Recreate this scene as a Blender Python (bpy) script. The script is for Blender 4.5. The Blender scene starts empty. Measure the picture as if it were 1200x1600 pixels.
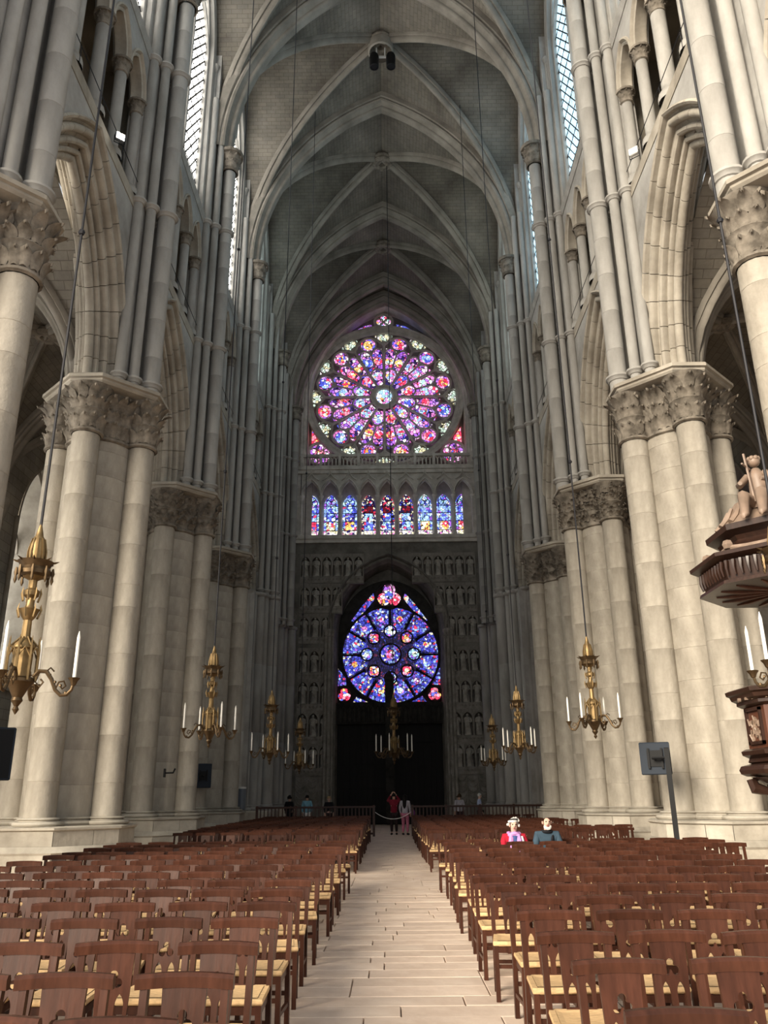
import bpy, bmesh, math, random
from math import sin, cos, pi, sqrt, acos, radians, hypot
from mathutils import Vector, Matrix
random.seed(11)
SC = bpy.context.scene
COL = SC.collection

# ------------------------------------------------------------------ camera
cam_d = bpy.data.cameras.new('camera')
cam = bpy.data.objects.new('camera', cam_d)
COL.objects.link(cam)
cam.location = (0.06, 0.0, 1.68)
cam.rotation_euler = (Matrix.Rotation(0.0040, 3, 'Z') @ Matrix.Rotation(radians(90) + 0.3379, 3, 'X') @ Matrix.Rotation(-0.0098, 3, 'Z')).to_euler()
cam_d.sensor_fit = 'HORIZONTAL'
cam_d.sensor_width = 36.0
cam_d.lens = 1259.0 / 1200.0 * 36.0
cam_d.clip_end = 400
SC.camera = cam

# ------------------------------------------------------------------ light
world = bpy.data.worlds.new('sky')
SC.world = world
world.use_nodes = True
bg = world.node_tree.nodes['Background']
bg.inputs['Color'].default_value = (0.93, 0.97, 1.0, 1)
bg.inputs['Strength'].default_value = 0.50
sun_d = bpy.data.lights.new('sun', 'SUN')
sun_d.energy = 5.2
sun_d.angle = radians(32)
sun_d.color = (1.0, 0.89, 0.72)
sun = bpy.data.objects.new('sun', sun_d)
COL.objects.link(sun)
sun.rotation_euler = Vector((0.60, 0.76, -0.39)).to_track_quat('-Z', 'Y').to_euler()
SC.view_settings.view_transform = 'Standard'
SC.view_settings.look = 'None'
SC.view_settings.gamma = 1.0
SC.view_settings.use_curve_mapping = False
SC.view_settings.exposure = 0.66
SC.cycles.max_bounces = 8
SC.cycles.diffuse_bounces = 5
SC.cycles.glossy_bounces = 3
SC.cycles.caustics_reflective = False
SC.cycles.caustics_refractive = False
SC.cycles.sample_clamp_indirect = 4.0

# ------------------------------------------------------------------ materials
def new_mat(name):
    m = bpy.data.materials.new(name)
    m.use_nodes = True
    nt = m.node_tree
    return m, nt, nt.nodes, nt.links, nt.nodes['Principled BSDF']

def rgba(c): return (c[0], c[1], c[2], 1.0)
def dull(c, k): return (c[0] * k, c[1] * k ** 1.02, c[2] * k ** 1.06)

def stone(name, c1, c2, scale=0.7, bump=0.25, rand=0.12, brick=None, rough=0.9, stain=None, streak=1.0, mortar=0.55):
    """limestone: two tones of noise, grain, tint per block; brick = (width, height) of courses laid on the UV map"""
    m, nt, N, L, P = new_mat(name)
    tc = N.new('ShaderNodeTexCoord')
    n1 = N.new('ShaderNodeTexNoise'); n1.inputs['Scale'].default_value = scale; n1.inputs['Detail'].default_value = 6
    n1.inputs['Roughness'].default_value = 0.62
    mp = N.new('ShaderNodeMapping'); mp.inputs['Scale'].default_value = (1, 1, streak)
    L.new(tc.outputs['Object'], mp.inputs['Vector']); L.new(mp.outputs['Vector'], n1.inputs['Vector'])
    r1 = N.new('ShaderNodeValToRGB'); r1.color_ramp.elements[0].position = 0.32; r1.color_ramp.elements[1].position = 0.70
    r1.color_ramp.elements[0].color = rgba(dull(c1, 0.66)); r1.color_ramp.elements[1].color = rgba(dull(c2, 0.84))
    L.new(n1.outputs['Fac'], r1.inputs['Fac'])
    oi = N.new('ShaderNodeObjectInfo')
    mr = N.new('ShaderNodeMapRange'); mr.inputs['To Min'].default_value = 1 - rand; mr.inputs['To Max'].default_value = 1 + rand
    L.new(oi.outputs['Random'], mr.inputs['Value'])
    mul = N.new('ShaderNodeMix'); mul.data_type = 'RGBA'; mul.blend_type = 'MULTIPLY'; mul.inputs['Factor'].default_value = 1
    L.new(r1.outputs['Color'], mul.inputs['A']); L.new(mr.outputs['Result'], mul.inputs['B'])
    col = mul.outputs['Result']
    n2 = N.new('ShaderNodeTexNoise'); n2.inputs['Scale'].default_value = 9; n2.inputs['Detail'].default_value = 5
    L.new(tc.outputs['Object'], n2.inputs['Vector'])
    height = n2.outputs['Fac']
    if brick:
        bt = N.new('ShaderNodeTexBrick')
        bt.inputs['Scale'].default_value = 1.0
        bt.inputs['Brick Width'].default_value = brick[0]; bt.inputs['Row Height'].default_value = brick[1]
        bt.inputs['Mortar Size'].default_value = brick[2] if len(brick) > 2 else 0.02
        bt.inputs['Mortar Smooth'].default_value = 0.4
        bt.inputs['Color1'].default_value = (1.07, 1.06, 1.03, 1); bt.inputs['Color2'].default_value = (0.90, 0.90, 0.91, 1)
        bt.inputs['Mortar'].default_value = (mortar, mortar * .97, mortar * .93, 1)
        L.new(tc.outputs['UV'], bt.inputs['Vector'])
        mb_ = N.new('ShaderNodeMix'); mb_.data_type = 'RGBA'; mb_.blend_type = 'MULTIPLY'; mb_.inputs['Factor'].default_value = 1
        L.new(col, mb_.inputs['A']); L.new(bt.outputs['Color'], mb_.inputs['B'])
        col = mb_.outputs['Result']
        ad = N.new('ShaderNodeMath'); ad.operation = 'MULTIPLY_ADD'
        L.new(bt.outputs['Fac'], ad.inputs[0]); ad.inputs[1].default_value = -1.2; L.new(height, ad.inputs[2])
        height = ad.outputs[0]
    if stain:
        n3 = N.new('ShaderNodeTexNoise'); n3.inputs['Scale'].default_value = stain[0]; n3.inputs['Detail'].default_value = 8
        L.new(tc.outputs['Object'], n3.inputs['Vector'])
        r3 = N.new('ShaderNodeValToRGB'); r3.color_ramp.elements[0].position = 0.55; r3.color_ramp.elements[1].position = 0.66
        L.new(n3.outputs['Fac'], r3.inputs['Fac'])
        m3 = N.new('ShaderNodeMix'); m3.data_type = 'RGBA'
        L.new(r3.outputs['Color'], m3.inputs['Factor']); L.new(col, m3.inputs['A']); m3.inputs['B'].default_value = rgba(stain[1])
        col = m3.outputs['Result']
    bp = N.new('ShaderNodeBump'); bp.inputs['Strength'].default_value = bump; bp.inputs['Distance'].default_value = 0.04
    L.new(height, bp.inputs['Height']); L.new(bp.outputs['Normal'], P.inputs['Normal'])
    L.new(col, P.inputs['Base Color'])
    P.inputs['Roughness'].default_value = rough
    P.inputs['Specular IOR Level'].default_value = 0.25
    return m

def plain(name, c, rough=0.6, metal=0.0, noise=0.0, scale=6.0, stretch=None, rand=0.0, bump=0.0, spec=0.5):
    m, nt, N, L, P = new_mat(name)
    P.inputs['Roughness'].default_value = rough; P.inputs['Metallic'].default_value = metal
    P.inputs['Specular IOR Level'].default_value = spec
    P.inputs['Base Color'].default_value = rgba(c)
    if noise or rand:
        tc = N.new('ShaderNodeTexCoord'); n1 = N.new('ShaderNodeTexNoise')
        n1.inputs['Scale'].default_value = scale; n1.inputs['Detail'].default_value = 5
        vec = tc.outputs['Object']
        if stretch:
            mp = N.new('ShaderNodeMapping'); mp.inputs['Scale'].default_value = stretch
            L.new(vec, mp.inputs['Vector']); vec = mp.outputs['Vector']
        L.new(vec, n1.inputs['Vector'])
        a = N.new('ShaderNodeMapRange'); a.inputs['From Min'].default_value = 0.25; a.inputs['From Max'].default_value = 0.75
        a.inputs['To Min'].default_value = 1 - noise; a.inputs['To Max'].default_value = 1 + noise
        L.new(n1.outputs['Fac'], a.inputs['Value'])
        oi = N.new('ShaderNodeObjectInfo'); b = N.new('ShaderNodeMapRange')
        b.inputs['To Min'].default_value = 1 - rand; b.inputs['To Max'].default_value = 1 + rand
        L.new(oi.outputs['Random'], b.inputs['Value'])
        k = N.new('ShaderNodeMath'); k.operation = 'MULTIPLY'
        L.new(a.outputs['Result'], k.inputs[0]); L.new(b.outputs['Result'], k.inputs[1])
        mx = N.new('ShaderNodeMix'); mx.data_type = 'RGBA'; mx.blend_type = 'MULTIPLY'; mx.inputs['Factor'].default_value = 1
        mx.inputs['A'].default_value = rgba(c); L.new(k.outputs[0], mx.inputs['B'])
        L.new(mx.outputs['Result'], P.inputs['Base Color'])
        if bump:
            bp = N.new('ShaderNodeBump'); bp.inputs['Strength'].default_value = bump; bp.inputs['Distance'].default_value = 0.02
            L.new(n1.outputs['Fac'], bp.inputs['Height']); L.new(bp.outputs['Normal'], P.inputs['Normal'])
    return m

def stained(name, palette, scale=5.0, strength=2.0, lead=0.05, squash=None):
    """leaded glass lit by the daylight outside: small cells in a palette between dark leads"""
    m, nt, N, L, P = new_mat(name)
    tc = N.new('ShaderNodeTexCoord'); vec = tc.outputs['Object']
    if squash:
        mp = N.new('ShaderNodeMapping'); mp.inputs['Scale'].default_value = squash
        L.new(vec, mp.inputs['Vector']); vec = mp.outputs['Vector']
    v1 = N.new('ShaderNodeTexVoronoi'); v1.inputs['Scale'].default_value = scale
    v2 = N.new('ShaderNodeTexVoronoi'); v2.inputs['Scale'].default_value = scale; v2.feature = 'DISTANCE_TO_EDGE'
    L.new(vec, v1.inputs['Vector']); L.new(vec, v2.inputs['Vector'])
    sp = N.new('ShaderNodeSeparateColor'); L.new(v1.outputs['Color'], sp.inputs['Color'])
    rp = N.new('ShaderNodeValToRGB'); cr = rp.color_ramp; cr.interpolation = 'CONSTANT'
    tot = sum(w for _, w in palette); acc = 0.0
    for i, (c, w) in enumerate(palette):
        e = cr.elements[i] if i < 2 else cr.elements.new(min(acc / tot, 0.999))
        e.position = min(acc / tot, 0.999); e.color = rgba(c); acc += w
    L.new(sp.outputs['Red'], rp.inputs['Fac'])
    st = N.new('ShaderNodeMapRange'); st.inputs['From Min'].default_value = lead; st.inputs['From Max'].default_value = lead * 1.6
    st.inputs['To Min'].default_value = 0.02
    L.new(v2.outputs['Distance'], st.inputs['Value'])
    vr = N.new('ShaderNodeMapRange'); vr.inputs['To Min'].default_value = 0.55; vr.inputs['To Max'].default_value = 1.3
    L.new(sp.outputs['Green'], vr.inputs['Value'])
    k = N.new('ShaderNodeMath'); k.operation = 'MULTIPLY'
    L.new(st.outputs['Result'], k.inputs[0]); L.new(vr.outputs['Result'], k.inputs[1])
    k2 = N.new('ShaderNodeMath'); k2.operation = 'MULTIPLY'; k2.inputs[1].default_value = strength
    L.new(k.outputs[0], k2.inputs[0])
    P.inputs['Base Color'].default_value = (0.01, 0.01, 0.012, 1); P.inputs['Roughness'].default_value = 0.4
    L.new(rp.outputs['Color'], P.inputs['Emission Color']); L.new(k2.outputs[0], P.inputs['Emission Strength'])
    return m

def quarry_glass(name, c, strength, size=0.30, line=0.06):
    """clear diamond quarries in lead lattice, lit from outside; UV in metres"""
    m, nt, N, L, P = new_mat(name)
    tc = N.new('ShaderNodeTexCoord')
    mp = N.new('ShaderNodeMapping'); mp.inputs['Scale'].default_value = (1 / size, 0.72 / size, 1)
    mp.inputs['Rotation'].default_value = (0, 0, 0)
    L.new(tc.outputs['UV'], mp.inputs['Vector'])
    sx = N.new('ShaderNodeSeparateXYZ'); L.new(mp.outputs['Vector'], sx.inputs[0])
    outs = []
    for op in ('ADD', 'SUBTRACT'):
        a = N.new('ShaderNodeMath'); a.operation = op
        L.new(sx.outputs[0], a.inputs[0]); L.new(sx.outputs[1], a.inputs[1])
        fr = N.new('ShaderNodeMath'); fr.operation = 'PINGPONG'; fr.inputs[1].default_value = 0.5
        L.new(a.outputs[0], fr.inputs[0])
        g = N.new('ShaderNodeMath'); g.operation = 'GREATER_THAN'; g.inputs[1].default_value = line
        L.new(fr.outputs[0], g.inputs[0]); outs.append(g)
    k = N.new('ShaderNodeMath'); k.operation = 'MULTIPLY'
    L.new(outs[0].outputs[0], k.inputs[0]); L.new(outs[1].outputs[0], k.inputs[1])
    n1 = N.new('ShaderNodeTexNoise'); n1.inputs['Scale'].default_value = 1.3; L.new(tc.outputs['UV'], n1.inputs['Vector'])
    v = N.new('ShaderNodeMapRange'); v.inputs['From Min'].default_value = 0.3; v.inputs['From Max'].default_value = 0.7
    v.inputs['To Min'].default_value = 0.65; v.inputs['To Max'].default_value = 1.2
    L.new(n1.outputs['Fac'], v.inputs['Value'])
    k2 = N.new('ShaderNodeMath'); k2.operation = 'MULTIPLY'
    L.new(k.outputs[0], k2.inputs[0]); L.new(v.outputs['Result'], k2.inputs[1])
    k3 = N.new('ShaderNodeMath'); k3.operation = 'MULTIPLY'; k3.inputs[1].default_value = strength
    L.new(k2.outputs[0], k3.inputs[0])
    P.inputs['Base Color'].default_value = (0.02, 0.022, 0.025, 1); P.inputs['Roughness'].default_value = 0.4
    P.inputs['Emission Color'].default_value = rgba(c); L.new(k3.outputs[0], P.inputs['Emission Strength'])
    return m

M = {}
M['wall'] = stone('wall_stone', (0.34, 0.325, 0.305), (0.56, 0.545, 0.52), 0.55, 0.22, 0.05)
M['wall_b'] = stone('coursed_wall_stone', (0.36, 0.335, 0.29), (0.55, 0.51, 0.44), 0.6, 0.3, 0.05, brick=(0.75, 0.36, 0.012))
M['arch'] = stone('arch_stone', (0.36, 0.32, 0.265), (0.55, 0.50, 0.425), 0.9, 0.25, 0.045)
M['pier'] = stone('pier_stone', (0.33, 0.295, 0.245), (0.58, 0.53, 0.455), 1.3, 0.4, 0.055, streak=0.4)
M['plinth'] = stone('plinth_stone', (0.42, 0.38, 0.32), (0.62, 0.57, 0.49), 1.2, 0.3, 0.12)
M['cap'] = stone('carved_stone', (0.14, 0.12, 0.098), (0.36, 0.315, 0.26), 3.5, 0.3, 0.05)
M['shaft'] = stone('shaft_stone', (0.35, 0.335, 0.31), (0.54, 0.52, 0.49), 0.9, 0.2, 0.05, streak=0.35)
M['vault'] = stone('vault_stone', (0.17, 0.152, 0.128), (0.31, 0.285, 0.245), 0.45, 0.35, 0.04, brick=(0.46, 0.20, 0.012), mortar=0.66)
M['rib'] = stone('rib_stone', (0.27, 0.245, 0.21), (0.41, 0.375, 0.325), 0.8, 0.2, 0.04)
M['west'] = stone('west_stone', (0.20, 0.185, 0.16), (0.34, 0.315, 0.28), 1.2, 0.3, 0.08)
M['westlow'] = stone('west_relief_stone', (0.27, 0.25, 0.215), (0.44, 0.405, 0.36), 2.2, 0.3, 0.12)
M['westlit'] = stone('west_gallery_stone_lit', (0.72, 0.68, 0.61), (0.94, 0.89, 0.82), 1.5, 0.3, 0.08)  # same stone as the lower wall, lightened to paint in brighter light
M['statue'] = stone('niche_figure_stone', (0.44, 0.41, 0.36), (0.62, 0.58, 0.52), 3.0, 0.3, 0.1)
M['dark'] = stone('shadow_stone', (0.10, 0.095, 0.085), (0.17, 0.16, 0.145), 0.7, 0.2, 0.03)
M['slab'] = stone('floor_slab', (0.88, 0.68, 0.55), (0.95, 0.79, 0.66), 1.6, 0.10, 0.09, rough=0.62)
M['floor'] = stone('floor_stone', (0.80, 0.63, 0.51), (0.90, 0.75, 0.62), 1.2, 0.12, 0.05, brick=(0.9, 0.36, 0.012), rough=0.65)
M['grout'] = stone('floor_joint', (0.42, 0.34, 0.27), (0.50, 0.42, 0.34), 3, 0.1, 0.0)
M['wood'] = plain('chair_wood', (0.054, 0.0195, 0.0115), 0.36, noise=0.35, scale=5, stretch=(6, 6, 0.9), rand=0.22, bump=0.05, spec=0.22)
M['rail'] = plain('barrier_wood', (0.060, 0.022, 0.013), 0.4, noise=0.3, scale=4, stretch=(1, 1, 6), rand=0.1)
M['oak'] = plain('pulpit_oak', (0.030, 0.013, 0.008), 0.36, noise=0.35, scale=4, stretch=(5, 5, 0.7), rand=0.05, bump=0.05)
M['oakred'] = plain('pulpit_panel_oak', (0.095, 0.034, 0.018), 0.4, noise=0.3, scale=4, stretch=(5, 5, 0.7))
M['oakpale'] = plain('pulpit_dusty_oak', (0.22, 0.155, 0.115), 0.5, noise=0.3, scale=5, bump=0.1)
M['straw'] = plain('rush_straw', (0.64, 0.43, 0.225), 0.75, noise=0.28, scale=16, stretch=(1.5, 9, 1), rand=0.14, bump=0.25, spec=0.2)
M['gold'] = plain('gilt_bronze', (0.24, 0.16, 0.072), 0.5, metal=0.75, noise=0.35, scale=9)
M['bronze'] = plain('dark_bronze', (0.11, 0.072, 0.038), 0.42, metal=0.8, noise=0.3, scale=9)
M['wax'] = plain('candle_wax', (0.86, 0.83, 0.76), 0.5, noise=0.05)
M['cable'] = plain('cable_steel', (0.012, 0.012, 0.016), 0.55, spec=0.3)
M['black'] = plain('black_metal', (0.008, 0.008, 0.009), 0.5, spec=0.2)
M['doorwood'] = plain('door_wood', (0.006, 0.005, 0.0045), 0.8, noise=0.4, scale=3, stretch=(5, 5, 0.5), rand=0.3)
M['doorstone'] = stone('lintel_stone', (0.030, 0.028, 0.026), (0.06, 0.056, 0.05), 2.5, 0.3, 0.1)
M['screen'] = plain('monitor_casing', (0.022, 0.030, 0.044), 0.5, spec=0.2)
M['greymetal'] = plain('grey_metal', (0.13, 0.15, 0.18), 0.4)
M['white'] = plain('white_plastic', (0.8, 0.8, 0.78), 0.5)
lamp_m, _, _, _, lp = new_mat('lamp_glow')
lp.inputs['Emission Color'].default_value = (1, 0.9, 0.72, 1); lp.inputs['Emission Strength'].default_value = 25.0
M['glow'] = lamp_m
W_, V_, P_, B_, R_ = (0.92, 0.88, 0.90), (0.36, 0.12, 0.70), (0.78, 0.22, 0.58), (0.08, 0.10, 0.68), (0.82, 0.04, 0.10)
S_, T_, O_, G_, D_ = (0.30, 0.48, 0.95), (0.45, 0.85, 0.80), (0.95, 0.45, 0.12), (0.90, 0.82, 0.50), (0.03, 0.02, 0.10)
M['g_purple'] = stained('glass_purple', [(V_, 3), (P_, 4), (B_, 1.6), (R_, .6), (W_, .8), (D_, 1.6), ((.58, .32, .86), 3)], 4.2, 1.15, 0.06)
M['g_pink'] = stained('glass_pink', [(P_, 4), ((.88, .55, .80), 2), (V_, 3), (W_, .8), (D_, 1.2), (R_, .6)], 4.4, 1.2, 0.06)
M['g_red'] = stained('glass_red', [(R_, 4), ((.95, .25, .35), 3), (O_, 1.2), (B_, 1), (W_, 1.2)], 5.5, 1.4, 0.05)
M['g_white'] = stained('glass_white', [(W_, 3), (S_, 2.5), (T_, 1.5), (P_, 2), (R_, .8), (O_, .5)], 5.5, 1.3, 0.05)
M['g_blue'] = stained('glass_blue', [(S_, 4), (B_, 3), (T_, 1), (W_, 1.2), (R_, .6)], 5.5, 1.3, 0.05)
M['g_orange'] = stained('glass_orange', [(O_, 4), (R_, 1.5), (G_, 2), (B_, 1), (W_, .8)], 5.5, 1.4, 0.05)
M['g_green'] = stained('glass_pale_green', [((.70, .88, .72), 4), (G_, 3), (W_, 2), ((.45, .6, .5), 1.5)], 5.0, 1.0, 0.055)
M['g_deep'] = stained('glass_deep_blue', [((.05, .06, .55), 5), ((.13, .14, .80), 4), (S_, 1.7), (V_, 1.1), (R_, .8), (W_, .8), (G_, .5), (D_, 2.6)], 7.5, 0.85, 0.05)
M['g_dusk'] = stained('glass_dusk', [((.04, .03, .22), 4), ((.25, .05, .15), 1.5), (D_, 4), (B_, .8)], 6.0, 0.5, 0.06)
M['g_border'] = stained('glass_border', [(G_, 2.4), (W_, 1.6), (D_, 5), (R_, 1.4), (B_, 1.2)], 7.5, 1.1, 0.05)
M['g_crimson'] = stained('glass_crimson', [((.30, .01, .03), 4), (D_, 2), (R_, 1)], 6.5, 0.55, 0.05)
M['g_foot'] = stained('glass_foot', [(W_, 3), ((.9, .75, .85), 2), (G_, 2.5), (P_, 1), (D_, 1)], 8.0, 1.15, 0.04)
M['g_gold'] = stained('glass_gold', [(G_, 4), (O_, 2.4), (W_, 1.4), (R_, 1.2), (B_, .8)], 6.5, 1.3, 0.05)
M['g_sky'] = stained('glass_sky', [(S_, 5), (B_, 2.2), (V_, 1.4), (W_, 1.5), (T_, 1)], 6.0, 1.25, 0.05)
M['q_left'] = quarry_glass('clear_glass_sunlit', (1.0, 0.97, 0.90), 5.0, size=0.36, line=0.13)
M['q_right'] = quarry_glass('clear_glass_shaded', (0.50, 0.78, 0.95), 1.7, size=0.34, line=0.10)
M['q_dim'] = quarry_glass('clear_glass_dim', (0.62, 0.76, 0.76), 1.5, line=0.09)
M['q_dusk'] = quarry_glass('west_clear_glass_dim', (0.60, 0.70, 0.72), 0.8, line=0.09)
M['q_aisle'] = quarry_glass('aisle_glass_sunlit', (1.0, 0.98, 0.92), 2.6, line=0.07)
M['q_aisle_boost'] = quarry_glass('aisle_glass_boosted', (1.0, 0.98, 0.92), 12.0, line=0.07)  # unseen near window, glow raised to brighten the left pillars
M['q_aisle_r'] = stained('aisle_glass_dark', [((.10, .12, .25), 4), ((.25, .12, .15), 2), ((.2, .22, .2), 3), (D_, 3)], 4.0, 0.5, 0.06)

# ------------------------------------------------------------------ mesh builder
class MB:
    def __init__(s): s.v, s.f, s.uv = [], [], []
    def poly(s, pts, uv=None):
        b = len(s.v); s.v += [tuple(p) for p in pts]; s.f.append(tuple(range(b, b + len(pts))))
        s.uv.append(uv)
    def raw(s, vs, fs):
        b = len(s.v); s.v += [tuple(p) for p in vs]
        for f in fs: s.f.append(tuple(i + b for i in f)); s.uv.append(None)
    def grid(s, rows, close=False, closeu=False, uvs=None, cap=False):
        b = len(s.v); n = len(rows[0]); m = len(rows)
        for r in rows: s.v += [tuple(p) for p in r]
        for i in range(m if closeu else m - 1):
            i2 = (i + 1) % m
            for j in range(n if close else n - 1):
                j2 = (j + 1) % n
                s.f.append((b + i * n + j, b + i * n + j2, b + i2 * n + j2, b + i2 * n + j))
                s.uv.append((uvs[i][j], uvs[i][j2], uvs[i2][j2], uvs[i2][j]) if uvs else None)
        if cap:
            s.f.append(tuple(b + j for j in range(n))[::-1]); s.uv.append(None)
            s.f.append(tuple(b + (m - 1) * n + j for j in range(n))); s.uv.append(None)
    def box(s, x0, x1, y0, y1, z0, z1):
        s.raw([(x, y, z) for z in (z0, z1) for y in (y0, y1) for x in (x0, x1)],
              [(0, 2, 3, 1), (4, 5, 7, 6), (0, 1, 5, 4), (2, 6, 7, 3), (0, 4, 6, 2), (1, 3, 7, 5)])
    def bevbox(s, x0, x1, y0, y1, z0, z1, b=0.01):
        rows = []
        for z, k in ((z0, b), (z0 + b, 0), (z1 - b, 0), (z1, b)):
            rows.append([(x0 + k, y0 + k, z), (x1 - k, y0 + k, z), (x1 - k, y1 - k, z), (x0 + k, y1 - k, z)])
        s.grid(rows, close=True, cap=True)
    def lathe(s, prof, n=16, c=(0, 0), a0=0.0, a1=2 * pi, cap=False):
        full = abs(a1 - a0 - 2 * pi) < 1e-6
        k = n if full else n + 1
        rows = [[(c[0] + r * cos(a0 + (a1 - a0) * j / n), c[1] + r * sin(a0 + (a1 - a0) * j / n), z) for j in range(k)] for r, z in prof]
        s.grid(rows, close=full, cap=cap)
    def tube(s, path, rad, n=8, cap=True, closed=False):
        P = [Vector(p) for p in path]; m = len(P)
        rows = []; side = None
        for i, p in enumerate(P):
            if closed: t = P[(i + 1) % m] - P[i - 1]
            else: t = P[min(i + 1, m - 1)] - P[max(i - 1, 0)]
            t.normalize()
            if side is None:
                side = t.cross(Vector((0, 0, 1)))
                if side.length < 1e-3: side = t.cross(Vector((0, 1, 0)))
            else: side = side - t * side.dot(t)
            side.normalize(); up = side.cross(t)
            r = rad[i] if isinstance(rad, (list, tuple)) else rad
            rows.append([p + side * (r * cos(2 * pi * j / n)) + up * (r * sin(2 * pi * j / n)) for j in range(n)])
        s.grid(rows, close=True, closeu=closed, cap=cap and not closed)
    def sweep(s, path, prof, up=(0, 0, 1), close=True, cap=True, closed=False):
        """profile (side, up) carried along a path; up is the fixed reference"""
        P = [Vector(p) for p in path]; m = len(P); U = Vector(up); rows = []
        for i, p in enumerate(P):
            if closed: t = P[(i + 1) % m] - P[i - 1]
            else: t = P[min(i + 1, m - 1)] - P[max(i - 1, 0)]
            t.normalize(); sd = t.cross(U).normalized(); uu = sd.cross(t)
            rows.append([p + sd * a + uu * b for a, b in prof])
        s.grid(rows, close=close, closeu=closed, cap=cap and close and not closed)
    def ball(s, c, r, n=8, m=5, sc=(1, 1, 1)):
        rows = []
        for i in range(m + 1):
            a = -pi / 2 + pi * i / m
            rows.append([(c[0] + sc[0] * r * cos(a) * cos(2 * pi * j / n), c[1] + sc[1] * r * cos(a) * sin(2 * pi * j / n), c[2] + sc[2] * r * sin(a)) for j in range(n)])
        s.grid(rows, close=True)
    def mesh(s, name, mat, smooth=35):
        me = bpy.data.meshes.new(name)
        me.from_pydata(s.v, [], s.f)
        if any(u is not None for u in s.uv):
            lay = me.uv_layers.new(name='UVMap'); k = 0; flat = []
            for f, u in zip(s.f, s.uv):
                for j in range(len(f)): flat += (u[j] if u is not None else (0.0, 0.0))
            lay.data.foreach_set('uv', flat)
        me.materials.append(M[mat] if isinstance(mat, str) else mat)
        me.validate()
        if smooth:
            me.shade_smooth(); me.set_sharp_from_angle(angle=radians(smooth))
        me.update()
        return me
    def build(s, name, mat, parent=None, loc=(0, 0, 0), rz=0.0, scale=(1, 1, 1), smooth=35):
        return link(name, s.mesh(name, mat, smooth), parent, loc, rz, scale)

def link(name, me, parent=None, loc=(0, 0, 0), rz=0.0, scale=(1, 1, 1)):
    o = bpy.data.objects.new(name, me); COL.objects.link(o)
    o.location = loc; o.scale = scale
    if rz: o.rotation_euler = (0, 0, rz)
    if parent is not None: o.parent = parent
    return o

def empty(name, loc=(0, 0, 0), rz=0.0, scale=(1, 1, 1)):
    o = link(name, None, None, loc, rz, scale); o.empty_display_size = 0.2; return o

def tag(o, label=None, cat=None, group=None, kind=None):
    if label: o['label'] = label
    if cat: o['category'] = cat
    if group: o['group'] = group
    if kind: o['kind'] = kind
    return o

def structure(name): return tag(empty(name), kind='structure')

def kit_spawn(kit, root):
    """kit rows: (name, mesh, loc, rz, index of parent part or None, kind)"""
    made = []
    for nm, me, loc, rz, par, kind in kit:
        o = link(nm, me, root if par is None else made[par], loc, rz)
        if kind: o['kind'] = kind
        made.append(o)
    return made

# ------------------------------------------------------------------ arches
def parch(a, h, r, taus):
    """left half of a two-centred pointed arch, offset outwards by r; tau 0 = springing, 1 = apex"""
    R = (h * h + a * a) / (2 * a); c = R - a; Rr = R + r
    ph = acos(max(-1, min(1, c / Rr)))
    return [(c - Rr * cos(ph * t), Rr * sin(ph * t)) for t in taus]

def arch_pts(a, h, r, n):
    T = [i / n for i in range(n + 1)]
    L = parch(a, h, r, T)
    return L + [(-s, z) for s, z in L[-2::-1]]

def arch_sweep(mb, a, h, prof, n, mp, legs=0.0, close=False):
    cols = [arch_pts(a, h, r, n) for r, d in prof]
    rows, uvs = [], []
    if legs:
        rows.append([mp(c[0][0], p[1], -legs) for c, p in zip(cols, prof)])
    for i in range(2 * n + 1):
        rows.append([mp(c[i][0], p[1], c[i][1]) for c, p in zip(cols, prof)])
    if legs:
        rows.append([mp(c[-1][0], p[1], -legs) for c, p in zip(cols, prof)])
    mb.grid(rows, close=close)

def wall_over_arch(mb, a, h, r, n, S, z0, zbot, ztop, mp, uv0=(0, 0)):
    """flat wall from s=-S..S and zbot..ztop with a pointed opening springing at z0"""
    pts = [(s, z + z0) for s, z in arch_pts(a, h, r, n)]
    e = a + r
    def q(p):
        mb.poly([mp(s, z) for s, z in p], [(s + uv0[0], z + uv0[1]) for s, z in p])
    for k in range(len(pts) - 1):
        q([pts[k], pts[k + 1], (pts[k + 1][0], ztop), (pts[k][0], ztop)])
    for sg in (-1, 1):
        if S > e + 1e-4:
            q([(sg * S, zbot), (sg * e, zbot), (sg * e, z0), (sg * S, z0)])
            q([(sg * S, z0), (sg * e, z0), (sg * e, ztop), (sg * S, ztop)])

def roll(c, r, a0, a1, n=5):
    return [(c[0] + r * cos(radians(a0 + (a1 - a0) * i / n)), c[1] + r * sin(radians(a0 + (a1 - a0) * i / n))) for i in range(n + 1)]

# ------------------------------------------------------------------ dimensions
LB = 7.19
KY = 0.972
YP = [4.31 + LB * i for i in range(5)] + [41.36, 48.5]          # pier centres, crossing to west
SKEW = {-1: 0.08, 1: -0.08}
YW = 51.45
XW = 6.8
Z_AB, Z_S1, Z_S2, Z_SP = 11.44, 17.18, 22.34, 26.19
AA, AH = 6.0, 9.5
BAYS = [(YP[i], YP[i + 1]) for i in range(6)]

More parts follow.
